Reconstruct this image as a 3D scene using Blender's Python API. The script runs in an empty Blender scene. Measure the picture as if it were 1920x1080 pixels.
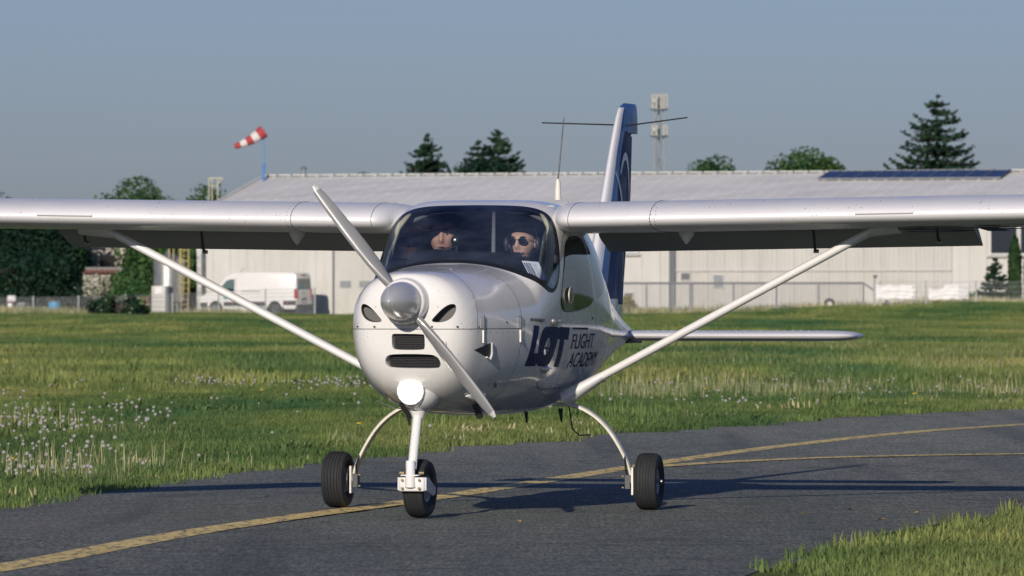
import bpy, bmesh, math, random
import numpy as np
from mathutils import Vector, Matrix, noise
R = math.radians
rng = np.random.default_rng(7)
random.seed(7)
sc = bpy.context.scene
C = sc.collection

# ---------------------------------------------------------------- camera, world, sun, exposure
FPX, EYE = 13500.0, 1.37          # focal length in photo pixels (1920 wide), eye height in metres
cam = bpy.data.cameras.new('camera')
cam.sensor_width = 36.0
cam.lens = FPX / 1920 * 36
cam.shift_y = 5 / 1920
cam.clip_start, cam.clip_end = 1.0, 8000
cam.dof.use_dof = True
cam.dof.focus_distance = 44.5
cam.dof.aperture_fstop = 13
co = bpy.data.objects.new('camera', cam)
C.objects.link(co)
co.location = (0, 0, EYE)
co.rotation_euler = (R(90), 0, 0)
sc.camera = co

SUN_AZ, SUN_EL = 14.5, 18.5       # light travels towards azimuth 14.5 (clockwise from +Y), 18.5 degrees down
world = bpy.data.worlds.new('World')
sc.world = world
world.use_nodes = True
wn, wl = world.node_tree.nodes, world.node_tree.links
wn.clear()
sky = wn.new('ShaderNodeTexSky')
sky.sky_type = 'NISHITA'
sky.sun_disc = False
sky.sun_elevation = R(SUN_EL)
sky.sun_rotation = R(180 + SUN_AZ)
sky.air_density, sky.dust_density, sky.ozone_density = 1.0, 0.5, 1.0
hz = wn.new('ShaderNodeMix'); hz.data_type = 'RGBA'; hz.blend_type = 'MULTIPLY'
hz.inputs['Factor'].default_value = 1.0
hz.inputs['B'].default_value = (.312, .398, .745, 1)
bg = wn.new('ShaderNodeBackground')
bg.inputs['Strength'].default_value = .10
wo = wn.new('ShaderNodeOutputWorld')
wl.new(sky.outputs[0], hz.inputs['A']); wl.new(hz.outputs['Result'], bg.inputs[0]); wl.new(bg.outputs[0], wo.inputs[0])

sl = bpy.data.lights.new('sun', 'SUN')
sl.energy = 4.1
sl.angle = R(.6)
sl.color = (1.0, .91, .78)
so = bpy.data.objects.new('sun', sl)
C.objects.link(so)
so.location = (-20, -30, 60)
so.rotation_euler = Vector((math.sin(R(SUN_AZ)) * math.cos(R(SUN_EL)), math.cos(R(SUN_AZ)) * math.cos(R(SUN_EL)), -math.sin(R(SUN_EL)))).to_track_quat('-Z', 'Y').to_euler()

sc.view_settings.view_transform = 'Standard'
sc.view_settings.look = 'None'
sc.view_settings.exposure = 0
sc.view_settings.gamma = 1
sc.view_settings.use_curve_mapping = False
sc.render.engine = 'CYCLES'
sc.cycles.max_bounces = 8
sc.cycles.transparent_max_bounces = 16
sc.cycles.use_denoising = True
sc.cycles.caustics_reflective = False
sc.cycles.caustics_refractive = False

def at(px, Y):                    # world X of a photo column at distance Y
    return (px - 960) / FPX * Y
def zt(py, Y):                    # world height of a photo row at distance Y
    return EYE + (545 - py) / FPX * Y

# ---------------------------------------------------------------- helpers
def tag(o, label=None, cat=None, group=None, kind=None):
    if label: o['label'] = label
    if cat: o['category'] = cat
    if group: o['group'] = group
    if kind: o['kind'] = kind
    return o
def empty(name, loc=(0, 0, 0), rz=0):
    o = bpy.data.objects.new(name, None)
    C.objects.link(o)
    o.location = loc; o.rotation_euler = (0, 0, rz)
    o.empty_display_size = .3
    return o
def link(name, me, parent=None):
    o = bpy.data.objects.new(name, me)
    C.objects.link(o)
    if parent: o.parent = parent
    return o
def copy_tree(o, parent=None):
    c = o.copy(); C.objects.link(c); c.parent = parent
    for ch in list(o.children): copy_tree(ch, c)
    return c
class MB:
    def __init__(s): s.v = []; s.f = []; s.m = []
    def add(s, vs, fs, mi=0):
        b = len(s.v); s.v += [tuple(map(float, p)) for p in vs]
        s.f += [tuple(b + i for i in f) for f in fs]; s.m += [mi] * len(fs); return s
    def box(s, c, d, mi=0, rz=0, M=None):
        x, y, z = [k / 2 for k in d]
        P = [Vector((a * x, b * y, e * z)) for e in (-1, 1) for b in (-1, 1) for a in (-1, 1)]
        Rz = Matrix.Rotation(rz, 3, 'Z')
        P = [(M @ p if M else Rz @ p) + Vector(c) for p in P]
        return s.add(P, [(0, 2, 3, 1), (4, 5, 7, 6), (0, 1, 5, 4), (2, 6, 7, 3), (0, 4, 6, 2), (1, 3, 7, 5)], mi)
    def tube(s, pts, rad, n=10, mi=0, cap=True, flat=1.0, flatdir=None):
        pts = [Vector(p) for p in pts]
        rads = rad if hasattr(rad, '__len__') else [rad] * len(pts)
        vs = []; fs = []; ref = None
        for i, p in enumerate(pts):
            t = (pts[min(i + 1, len(pts) - 1)] - pts[max(i - 1, 0)]).normalized()
            if flatdir is not None: a = Vector(flatdir)
            elif ref is None: a = Vector((0, 0, 1)) if abs(t.z) < .9 else Vector((1, 0, 0))
            else: a = ref
            a = (a - t * a.dot(t)).normalized(); ref = a
            b = t.cross(a)
            for k in range(n):
                q = 2 * math.pi * k / n
                vs.append(p + a * math.cos(q) * rads[i] * flat + b * math.sin(q) * rads[i])
        for i in range(len(pts) - 1):
            for k in range(n):
                fs.append((i * n + k, i * n + (k + 1) % n, (i + 1) * n + (k + 1) % n, (i + 1) * n + k))
        if cap:
            fs.append(tuple(range(n))[::-1]); fs.append(tuple((len(pts) - 1) * n + k for k in range(n)))
        return s.add(vs, fs, mi)
    def rings(s, rs, mi=0, cap0=True, cap1=True, closed=True):
        n = len(rs[0]); vs = [p for r in rs for p in r]; fs = []
        for i in range(len(rs) - 1):
            for k in range(n if closed else n - 1):
                fs.append((i * n + k, i * n + (k + 1) % n, (i + 1) * n + (k + 1) % n, (i + 1) * n + k))
        if cap0: fs.append(tuple(range(n))[::-1])
        if cap1: fs.append(tuple((len(rs) - 1) * n + k for k in range(n)))
        return s.add(vs, fs, mi)
    def lathe(s, prof, c=(0, 0, 0), axis='z', n=32, mi=0, cap=True):
        rs = []
        for r, h in prof:
            ring = []
            for k in range(n):
                q = 2 * math.pi * k / n; a, b = r * math.cos(q), r * math.sin(q)
                p = {'z': (a, b, h), 'y': (a, h, b), 'x': (h, a, b)}[axis]
                ring.append((p[0] + c[0], p[1] + c[1], p[2] + c[2]))
            rs.append(ring)
        return s.rings(rs, mi, cap, cap)
    def build(s, name, mats, parent=None, smooth=False, fix=True, loc=None):
        me = bpy.data.meshes.new(name)
        me.from_pydata(s.v, [], s.f)
        mats = mats if isinstance(mats, (list, tuple)) else [mats]
        for m in mats: me.materials.append(m)
        me.polygons.foreach_set('material_index', s.m)
        if fix:
            bm = bmesh.new(); bm.from_mesh(me)
            bmesh.ops.recalc_face_normals(bm, faces=bm.faces); bm.to_mesh(me); bm.free()
        if smooth:
            me.polygons.foreach_set('use_smooth', [True] * len(me.polygons))
            if smooth is not True:
                me.set_sharp_from_angle(angle=R(smooth))
        me.update()
        o = link(name, me, parent)
        if loc: o.location = loc
        return o
def bevel(o, w=.01, seg=2, ang=35):
    bm = bmesh.new(); bm.from_mesh(o.data)
    es = [e for e in bm.edges if len(e.link_faces) == 2 and e.calc_face_angle(0) > R(ang)]
    bmesh.ops.bevel(bm, geom=es, offset=w, segments=seg, profile=.5, affect='EDGES', clamp_overlap=True)
    bm.to_mesh(o.data); bm.free()
    o.data.polygons.foreach_set('use_smooth', [True] * len(o.data.polygons))
    o.data.set_sharp_from_angle(angle=R(40))
    return o
def chaikin(P, n=2, closed=True):
    P = [np.array(p, float) for p in P]
    for _ in range(n):
        Q = []
        for i in range(len(P) if closed else len(P) - 1):
            a, b = P[i], P[(i + 1) % len(P)]
            Q += [.75 * a + .25 * b, .25 * a + .75 * b]
        if not closed: Q = [P[0]] + Q + [P[-1]]
        P = Q
    return np.array(P)
def soup(name, V, F, mats, parent=None, mi=None, smooth=False):
    me = bpy.data.meshes.new(name)
    V = np.asarray(V, np.float32); F = np.asarray(F, np.int32); k = F.shape[1]
    me.vertices.add(len(V)); me.vertices.foreach_set('co', V.ravel())
    me.loops.add(F.size); me.loops.foreach_set('vertex_index', F.ravel())
    me.polygons.add(len(F)); me.polygons.foreach_set('loop_start', np.arange(0, F.size, k, dtype=np.int32))
    me.update(calc_edges=True)
    for m in (mats if isinstance(mats, (list, tuple)) else [mats]): me.materials.append(m)
    if mi is not None: me.polygons.foreach_set('material_index', np.asarray(mi, np.int32))
    if smooth: me.polygons.foreach_set('use_smooth', [True] * len(F))
    return link(name, me, parent)

# ---------------------------------------------------------------- materials
class NT:
    def __init__(s, name):
        s.m = bpy.data.materials.new(name); s.m.use_nodes = True
        s.t = s.m.node_tree; s.b = s.t.nodes['Principled BSDF']; s.o = s.t.nodes['Material Output']
    def n(s, typ, **k):
        x = s.t.nodes.new(typ)
        for a, b in k.items(): setattr(x, a, b)
        return x
    def l(s, a, b): s.t.links.new(a, b)
    def coords(s, kind='Object', scale=(1, 1, 1)):
        if kind == 'World': src = s.n('ShaderNodeNewGeometry').outputs['Position']
        else: src = s.n('ShaderNodeTexCoord').outputs[kind]
        mp = s.n('ShaderNodeMapping'); mp.inputs['Scale'].default_value = scale
        s.l(src, mp.inputs[0]); return mp.outputs[0]
    def noise(s, co_, scale, detail=4, rough=.6):
        x = s.n('ShaderNodeTexNoise'); x.inputs['Scale'].default_value = scale
        x.inputs['Detail'].default_value = detail; x.inputs['Roughness'].default_value = rough
        s.l(co_, x.inputs['Vector']); return x.outputs['Fac']
    def ramp(s, fac, stops):
        x = s.n('ShaderNodeValToRGB'); cr = x.color_ramp
        while len(cr.elements) > 1: cr.elements.remove(cr.elements[-1])
        cr.elements[0].position = stops[0][0]; cr.elements[0].color = (*stops[0][1], 1)
        for p, c in stops[1:]:
            e = cr.elements.new(p); e.color = (*c, 1)
        s.l(fac, x.inputs[0]); return x.outputs[0]
    def mix(s, fac, a, b, mode='MIX'):
        x = s.n('ShaderNodeMix', data_type='RGBA', blend_type=mode)
        for sock, v in ((x.inputs['Factor'], fac), (x.inputs['A'], a), (x.inputs['B'], b)):
            if hasattr(v, 'is_linked') or hasattr(v, 'links'): s.l(v, sock)
            else: sock.default_value = v if not isinstance(v, tuple) else (*v, 1)
        return x.outputs['Result']
    def bump(s, h, strength=.3, dist=.01):
        x = s.n('ShaderNodeBump'); x.inputs['Strength'].default_value = strength; x.inputs['Distance'].default_value = dist
        s.l(h, x.inputs['Height']); s.l(x.outputs[0], s.b.inputs['Normal'])
    def set(s, col=None, rough=None, metal=None, coat=None, spec=None):
        if col is not None:
            if isinstance(col, tuple): s.b.inputs['Base Color'].default_value = (*col, 1)
            else: s.l(col, s.b.inputs['Base Color'])
        if rough is not None:
            if isinstance(rough, (int, float)): s.b.inputs['Roughness'].default_value = rough
            else: s.l(rough, s.b.inputs['Roughness'])
        if metal is not None: s.b.inputs['Metallic'].default_value = metal
        if coat is not None: s.b.inputs['Coat Weight'].default_value = coat; s.b.inputs['Coat Roughness'].default_value = .06
        if spec is not None: s.b.inputs['Specular IOR Level'].default_value = spec
        return s.m
def plain(name, col, rough=.5, metal=0, coat=0, var=.12, scale=6, kind='Object'):
    t = NT(name)
    f = t.noise(t.coords(kind), scale, 5)
    c = t.ramp(f, [(.25, tuple(k * (1 - var) for k in col)), (.75, tuple(min(1, k * (1 + var)) for k in col))])
    return t.set(c, rough, metal, coat)
def paint(name, col, rough=.3, coat=.6, metal=0, dirt=(.30, .26, .20)):
    """vehicle paint with sparse specks, bug marks and a thin uneven film of dust"""
    t = NT(name); c = t.coords('Object')
    big = t.noise(c, 1.6, 6)
    base = t.ramp(big, [(.3, tuple(k * .94 for k in col)), (.7, col)])
    vo = t.n('ShaderNodeTexVoronoi'); vo.inputs['Scale'].default_value = 42; vo.inputs['Randomness'].default_value = 1
    t.l(c, vo.inputs['Vector'])
    spk = t.ramp(vo.outputs['Distance'], [(0, (1, 1, 1)), (.085, (1, 1, 1)), (.115, (0, 0, 0))])
    gate = t.ramp(t.noise(c, 9, 2), [(.50, (0, 0, 0)), (.60, (1, 1, 1))])
    m = t.mix(1.0, spk, gate, 'MULTIPLY')
    col2 = t.mix(m, base, dirt)
    rr = t.ramp(t.noise(c, 5, 6), [(.3, (rough * .75,) * 3), (.75, (rough * 1.35,) * 3)])
    return t.set(col2, rr, metal, coat)
M = {}
M['white'] = paint('aircraft_white_paint', (.79, .775, .755), .27, .8)
M['reflector'] = plain('lamp_reflector', (.26, .25, .23), .45, .6)
M['silver'] = paint('wing_satin_silver', (.77, .76, .775), .40, .15, .1)
M['flapshade'] = paint('flap_shaded_grey', (.33, .345, .35), .5, .1)  # wing paint darkened, the shade under the flap put into its colour
M['spinner'] = paint('spinner_satin', (.60, .60, .61), .30, .2, .35)
M['navy'] = plain('navy_decal', (.007, .022, .095), .55); M['navy'].node_tree.nodes['Principled BSDF'].inputs['Specular IOR Level'].default_value = .12
M['blue'] = paint('tail_blue_paint', (.006, .026, .13), .5, 0); M['blue'].node_tree.nodes['Principled BSDF'].inputs['Specular IOR Level'].default_value = .2
M['blue2'] = paint('tail_light_blue_paint', (.035, .11, .30), .4, .15)
M['seal'] = plain('black_rubber_seal', (.012, .013, .015), .45)
M['seam'] = plain('dark_seam', (.05, .052, .055), .7)
M['tyre'] = plain('tyre_rubber', (.022, .023, .025), .75, var=.3, scale=14)
M['metal'] = plain('bare_metal', (.5, .49, .46), .35, .9)
M['dark_metal'] = plain('dark_metal', (.07, .07, .075), .5, .6)
M['brass'] = plain('yellow_zinc_bolt', (.34, .26, .13), .6, .2)
M['cream'] = plain('cream_paint', (.62, .56, .42), .45)
M['legpaint'] = plain('gear_leg_paint', (.64, .61, .52), .4, var=.2, scale=12)
M['black'] = plain('matt_black', (.012, .013, .016), .6)
M['cabin'] = plain('dark_cabin_lining', (.19, .19, .20), .85)
M['beige'] = plain('beige_trim', (.78, .70, .46), .6)
M['radiator'] = plain('radiator_black', (.025, .027, .03), .5, .3)
t = NT('windscreen_glass')
g1 = t.n('ShaderNodeBsdfTransparent'); g1.inputs[0].default_value = (.84, .88, .94, 1)
g2 = t.n('ShaderNodeBsdfGlossy'); g2.inputs['Roughness'].default_value = .015; g2.inputs[0].default_value = (.75, .88, 1, 1)
fr = t.n('ShaderNodeFresnel'); fr.inputs['IOR'].default_value = 1.24
ad = t.n('ShaderNodeMath', operation='MULTIPLY_ADD'); ad.inputs[1].default_value = 1.0; ad.inputs[2].default_value = .07
t.l(fr.outputs[0], ad.inputs[0])
gm = t.n('ShaderNodeMixShader'); t.l(ad.outputs[0], gm.inputs[0]); t.l(g1.outputs[0], gm.inputs[1]); t.l(g2.outputs[0], gm.inputs[2])
df = t.n('ShaderNodeBsdfDiffuse'); df.inputs[0].default_value = (.42, .55, .85, 1)      # streaky dust film, tinted blue to paint hazy reflections into the glass
dn = t.noise(t.coords('Object', (1, 1, 2.5)), 3.0, 5); dr = t.n('ShaderNodeMapRange'); dr.inputs[1].default_value = .35; dr.inputs[2].default_value = .75; dr.inputs[3].default_value = .006; dr.inputs[4].default_value = .07
t.l(dn, dr.inputs[0]); dm = t.n('ShaderNodeMixShader'); t.l(dr.outputs[0], dm.inputs[0]); t.l(gm.outputs[0], dm.inputs[1]); t.l(df.outputs[0], dm.inputs[2])
t.l(dm.outputs[0], t.o.inputs[0]); M['glass'] = t.m
t = NT('tinted_side_glass')
g1 = t.n('ShaderNodeBsdfTransparent'); g1.inputs[0].default_value = (.30, .34, .40, 1)
g2 = t.n('ShaderNodeBsdfGlossy'); g2.inputs['Roughness'].default_value = .02; g2.inputs[0].default_value = (.9, .95, 1, 1)
fr = t.n('ShaderNodeFresnel'); fr.inputs['IOR'].default_value = 2.0
gm = t.n('ShaderNodeMixShader'); t.l(fr.outputs[0], gm.inputs[0]); t.l(g1.outputs[0], gm.inputs[1]); t.l(g2.outputs[0], gm.inputs[2])
t.l(gm.outputs[0], t.o.inputs[0]); M['sideglass'] = t.m
M['window'] = plain('dark_window_glass', (.02, .028, .04), .08)
t = NT('lit_landing_lamp')
t.b.inputs['Emission Color'].default_value = (1, .95, .84, 1); t.b.inputs['Emission Strength'].default_value = 16
t.b.inputs['Base Color'].default_value = (.9, .9, .9, 1); M['lamp'] = t.m
t = NT('lamp_glow_dot'); t.b.inputs['Emission Color'].default_value = (1, .93, .8, 1); t.b.inputs['Emission Strength'].default_value = 3; M['glowdot'] = t.m

# ================================================================ the setting
def asphalt():
    t = NT('taxiway_asphalt'); c = t.coords('World')
    st = t.coords('World', (.9, .12, 1))
    big = t.noise(st, .5, 5); fine = t.noise(t.coords('World', (1, .10, 1)), 46, 4, .9); mid = t.noise(c, 3.2, 5)
    a = t.ramp(big, [(.3, (.098, .110, .096)), (.5, (.130, .138, .120)), (.72, (.185, .174, .152))])
    b = t.ramp(mid, [(.3, (.74, .76, .76)), (.7, (1.15, 1.16, 1.16))])
    f = t.ramp(fine, [(.36, (.42, .43, .43)), (.5, (.94, .94, .94)), (.64, (1.9, 1.88, 1.8))])
    m = t.mix(1, t.mix(1, a, b, 'MULTIPLY'), f, 'MULTIPLY')
    # hairline cracks, sealed joints and rubbed tyre marks
    wob = t.n('ShaderNodeVectorMath', operation='ADD'); nz_ = t.n('ShaderNodeTexNoise'); nz_.inputs['Scale'].default_value = 1.3; t.l(c, nz_.inputs['Vector']); t.l(c, wob.inputs[0]); t.l(nz_.outputs['Color'], wob.inputs[1])
    cr = t.n('ShaderNodeTexVoronoi', feature='DISTANCE_TO_EDGE'); cr.inputs['Scale'].default_value = .22; t.l(wob.outputs[0], cr.inputs['Vector'])
    ck = t.ramp(cr.outputs['Distance'], [(0, (.45, .45, .45)), (.004, (.62, .62, .62)), (.008, (1, 1, 1))])
    m = t.mix(1, m, ck, 'MULTIPLY')
    mk = t.ramp(t.noise(t.coords('World', (1.6, .045, 1)), 1.1, 3), [(.40, (1.06, 1.06, 1.05)), (.56, (1, 1, 1)), (.66, (.74, .75, .76))])
    m = t.mix(1, m, mk, 'MULTIPLY')
    oil = t.ramp(t.noise(c, .55, 2), [(.60, (1, 1, 1)), (.72, (.72, .72, .72))])
    m = t.mix(1, m, oil, 'MULTIPLY')
    t.bump(fine, .7, .012)
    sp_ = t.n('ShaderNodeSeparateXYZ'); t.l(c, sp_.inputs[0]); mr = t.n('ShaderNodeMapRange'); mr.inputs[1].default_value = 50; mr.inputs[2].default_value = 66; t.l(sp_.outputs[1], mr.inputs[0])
    m = t.mix(1, m, t.ramp(mr.outputs[0], [(0, (1, 1, .97)), (1, (1.45, 1.42, 1.30))]), 'MULTIPLY')      # lighter, slightly warmer tone further along
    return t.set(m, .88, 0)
M['asphalt'] = asphalt()
def line_mat():
    t = NT('worn_yellow_line'); c = t.coords('World')
    w = t.noise(t.coords('World', (1, .2, 1)), 15, 6, .85); w2 = t.noise(c, 2.2, 4)
    y = t.ramp(w2, [(.3, (.72, .53, .17)), (.7, (.86, .66, .26))])
    k = t.ramp(w, [(.42, (1, 1, 1)), (.50, (0, 0, 0))])
    t.bump(w, .4, .006)
    return t.set(t.mix(k, y, (.16, .14, .10)), .8)
M['line'] = line_mat()
def grass_mat(name, cols, trans=.35):
    t = NT(name); c = t.coords('World')
    st = t.coords('World', (.35, .06, .5))
    p1 = t.noise(st, .45, 5); p2 = t.noise(c, 2.5, 3)
    oi = t.n('ShaderNodeObjectInfo')
    base = t.ramp(p1, [(.36, cols[0]), (.50, cols[1]), (.64, cols[2])])
    v = t.ramp(p2, [(.3, (.62, .66, .66)), (.7, (1.35, 1.28, 1.2))])
    r = t.ramp(oi.outputs['Random'], [(0, (.65, .75, .7)), (.5, (1, 1, 1)), (1, (1.45, 1.3, 1.25))])
    m = t.mix(1, t.mix(1, base, v, 'MULTIPLY'), r, 'MULTIPLY')
    t.set(m, .75, 0, spec=.2)
    tr = t.n('ShaderNodeBsdfTranslucent'); t.l(m, tr.inputs[0])
    mx = t.n('ShaderNodeMixShader'); mx.inputs[0].default_value = trans
    t.l(t.b.outputs[0], mx.inputs[1]); t.l(tr.outputs[0], mx.inputs[2]); t.l(mx.outputs[0], t.o.inputs[0])
    return t.m
M['grass'] = grass_mat('grass_blades', ((.062, .150, .062), (.165, .235, .075), (.31, .325, .120)))
M['straw'] = grass_mat('dry_stalks', ((.30, .31, .17), (.40, .39, .23), (.50, .47, .31)), .2)
t = NT('grass_ground'); c = t.coords('World'); st = t.coords('World', (.5, .05, .5))
p1 = t.noise(st, .45, 4)
base = t.ramp(p1, [(.36, (.055, .135, .050)), (.50, (.14, .20, .055)), (.64, (.25, .27, .085))])
v = t.ramp(t.noise(c, 6, 6, .8), [(.3, (.5, .5, .5)), (.7, (1.4, 1.4, 1.3))])
t.bump(t.noise(c, 9, 6, .8), 1, .08)
t.set(t.mix(1, base, v, 'MULTIPLY'), .95, spec=.1); M['ground'] = t.m

def terrain(X, Y):
    X = np.asarray(X, float); Y = np.asarray(Y, float)
    s = lambda a, lo, hi: (lambda k: k * k * (3 - 2 * k))(np.clip((a - lo) / (hi - lo), 0, 1))
    far = s(Y, 110, 250)
    und = .10 * np.sin(X * .16 + Y * .033) * far + .06 * np.sin(X * .45 + 1.3 + Y * .07) * far
    berm = (.60 * s(X, 9.5, 25) + .05 * np.sin(X * .9) * s(X, 8, 12)) * s(Y, 290, 345)
    ditch = -.18 * s(Y, 150, 190) * (1 - s(Y, 215, 260))
    cross = -.044 * np.clip(-1.3 - X, 0, 2.6) * s(Y, 40, 46) * (1 - s(Y, 58, 66))     # the taxiway falls away towards its left edge
    return berm + ditch * .6 + und * .7 + cross
xs = np.unique(np.concatenate([[-3000, -1200, -500, -200, -120], np.arange(-80, 81, 2.5), [120, 200, 500, 1200, 3000]]))
ys = np.unique(np.concatenate([[-1500, -400, -100, 0], np.arange(20, 460, 5), [500, 600, 900, 1500, 4000, 6000]]))
GX, GY = np.meshgrid(xs, ys); GZ = terrain(GX, GY) - .03 * ((GX < -.6) & (GY > 34) & (GY < 72))
V = np.stack([GX, GY, GZ], -1).reshape(-1, 3); nx = len(xs)
F = [(j * nx + i, j * nx + i + 1, (j + 1) * nx + i + 1, (j + 1) * nx + i) for j in range(len(ys) - 1) for i in range(nx - 1)]
tag(soup('grass_field', V, F, M['ground'], smooth=True), kind='structure')

far_edge = [(-13, 12), (-9.6, 28), (-6.6, 38.5), (-3.5, 49.2), (-1.66, 58.6), (1.7, 71.6), (3.44, 78.4), (5.97, 84.2), (9, 91), (16, 104), (34, 130)]
near_edge = [(34, 70), (14, 54.5), (6.4, 47.6), (3.17, 44.4), (2.08, 40.4), (1.13, 34.4), (.2, 27), (-1, 12)]
def rough_line(P, amp, step=.35, seed=0):
    out = []
    for i in range(len(P) - 1):
        a, b = np.array(P[i], float), np.array(P[i + 1], float); n = max(1, int(np.linalg.norm(b - a) / step))
        for k in range(n):
            p = a + (b - a) * k / n
            w = noise.noise(Vector((p[0] * 1.1 + seed, p[1] * .7, 0))) * amp
            out.append((p[0] + w, p[1]))
    out.append(tuple(P[-1])); return out
FE = rough_line(far_edge, .10); NE = rough_line(near_edge, .07, .6, seed=9)
poly = FE + NE
bm = bmesh.new()
vs = [bm.verts.new((x, y, .012)) for x, y in poly]
bm.faces.new(vs); bmesh.ops.triangulate(bm, faces=bm.faces)
for ax_, ks in (((1, 0, 0), np.arange(-6, -1, .5)), ((0, 1, 0), np.arange(38, 68, 1.0))):
    for k in ks: bmesh.ops.bisect_plane(bm, geom=bm.verts[:] + bm.edges[:] + bm.faces[:], plane_co=Vector(ax_) * float(k), plane_no=ax_)
for v in bm.verts: v.co.z = .006 + float(terrain(v.co.x, v.co.y)) * (20 < v.co.y < 110)
rim_ = bmesh.ops.extrude_edge_only(bm, edges=[e_ for e_ in bm.edges if e_.is_boundary])
for v in rim_['geom']:
    if isinstance(v, bmesh.types.BMVert): v.co.z -= .08
me = bpy.data.meshes.new('taxiway'); bm.to_mesh(me); bm.free(); me.materials.append(M['asphalt'])
tag(link('taxiway', me), kind='structure')
def in_poly(X, Y, P):
    X = np.asarray(X); Y = np.asarray(Y); r = np.zeros(X.shape, bool); n = len(P)
    for i in range(n):
        x1, y1 = P[i]; x2, y2 = P[(i + 1) % n]
        if y1 == y2: continue
        r ^= ((y1 > Y) != (y2 > Y)) & (X < (x2 - x1) * (Y - y1) / (y2 - y1) + x1)
    return r
def ribbon(name, P, w, z, m):
    P = chaikin(P, 3, False); D = np.gradient(P, axis=0); D /= np.linalg.norm(D, axis=1)[:, None]
    N = np.stack([-D[:, 1], D[:, 0]], 1)
    w = np.interp(np.linspace(0, 1, len(P)), np.linspace(0, 1, len(w)), w)[:, None]
    A = P + N * w / 2; B = P - N * w / 2; n = len(P)
    V = np.concatenate([np.c_[A, np.full(n, z)], np.c_[B, np.full(n, z)]])
    F = [(i, i + 1, n + i + 1, n + i) for i in range(n - 1)]
    return tag(soup(name, V, F, m), kind='structure')
gd = lambda px, py: (at(px, EYE * FPX / (py - 545)), EYE * FPX / (py - 545))
ribbon('taxiway_centreline', [(-4.3, 26), gd(-10, 1073), gd(280, 1013), gd(500, 978), gd(780, 941), gd(980, 910), gd(1180, 878), gd(1400, 845), gd(1700, 811), gd(1920, 797), (9, 84), (16, 97)], [.26, .24, .22, .21, .2], .0085, M['line'])
ribbon('taxiway_branch_line', [gd(1150, 884), gd(1250, 875), gd(1400, 866), gd(1600, 858), gd(1920, 853), (9, 62.5), (20, 66)], [.16, .26, .3, .3], .0115, M['line'])

# ---------------------------------------------------------------- grass as instanced patches
def patch(name, size, n, h, w, mat, seed, lean=.35):
    r = np.random.default_rng(seed)
    a = r.random(n) * 6.283; p = np.stack([np.cos(a), np.sin(a)], 1) * (r.random((n, 1)) ** .62) * size * .62; a = r.random(n) * 6.283; hh = h * (.45 + .75 * r.random(n)); ww = w * (.6 + .8 * r.random(n))
    d = np.stack([np.cos(a), np.sin(a)], 1); q = np.stack([-d[:, 1], d[:, 0]], 1)
    le = (r.random((n, 1)) ** 1.5) * lean * 2 * hh[:, None]
    V = np.zeros((n, 5, 3))
    V[:, 0, :2] = p - d * ww[:, None] / 2; V[:, 1, :2] = p + d * ww[:, None] / 2
    V[:, 2, :2] = p + d * ww[:, None] * .4 + q * le * .4; V[:, 2, 2] = hh * .6
    V[:, 3, :2] = p - d * ww[:, None] * .4 + q * le * .4; V[:, 3, 2] = hh * .6
    V[:, 4, :2] = p + q * le; V[:, 4, 2] = hh
    b = np.arange(n)[:, None] * 5
    F = np.concatenate([np.concatenate([b, b + 1, b + 2], 1), np.concatenate([b, b + 2, b + 3], 1), np.concatenate([b + 3, b + 2, b + 4], 1)])
    me = bpy.data.meshes.new(name); V = V.reshape(-1, 3).astype(np.float32); F = F.astype(np.int32)
    me.vertices.add(len(V)); me.vertices.foreach_set('co', V.ravel()); me.loops.add(F.size); me.loops.foreach_set('vertex_index', F.ravel())
    me.polygons.add(len(F)); me.polygons.foreach_set('loop_start', np.arange(0, F.size, 3, dtype=np.int32)); me.update(calc_edges=True)
    me.materials.append(mat)
    return bpy.data.objects.new(name, me)      # a source only, never linked to the scene
def scatter(name, P, src, smin, smax, seed=0, tilt=.0):
    me = bpy.data.meshes.new(name); me.vertices.add(len(P)); me.vertices.foreach_set('co', np.asarray(P, np.float32).ravel()); me.update()
    o = link(name, me)
    ng = bpy.data.node_groups.new(name, 'GeometryNodeTree')
    ng.interface.new_socket('Geometry', in_out='INPUT', socket_type='NodeSocketGeometry')
    ng.interface.new_socket('Geometry', in_out='OUTPUT', socket_type='NodeSocketGeometry')
    N = ng.nodes; L = ng.links
    gi, go = N.new('NodeGroupInput'), N.new('NodeGroupOutput')
    oi = N.new('GeometryNodeObjectInfo'); oi.inputs['Object'].default_value = src; oi.inputs['As Instance'].default_value = True
    ip = N.new('GeometryNodeInstanceOnPoints')
    rv = N.new('FunctionNodeRandomValue'); rv.data_type = 'FLOAT_VECTOR'
    rv.inputs[0].default_value = (-tilt, -tilt, 0); rv.inputs[1].default_value = (tilt, tilt, 6.283); rv.inputs['Seed'].default_value = seed
    rs = N.new('FunctionNodeRandomValue'); rs.data_type = 'FLOAT'
    rs.inputs[2].default_value = smin; rs.inputs[3].default_value = smax; rs.inputs['Seed'].default_value = seed + 5
    L.new(gi.outputs[0], ip.inputs['Points']); L.new(oi.outputs['Geometry'], ip.inputs['Instance'])
    L.new(rv.outputs[0], ip.inputs['Rotation']); L.new(rs.outputs[1], ip.inputs['Scale']); L.new(ip.outputs[0], go.inputs[0])
    md = o.modifiers.new('scatter', 'NODES'); md.node_group = ng
    return o
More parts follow.
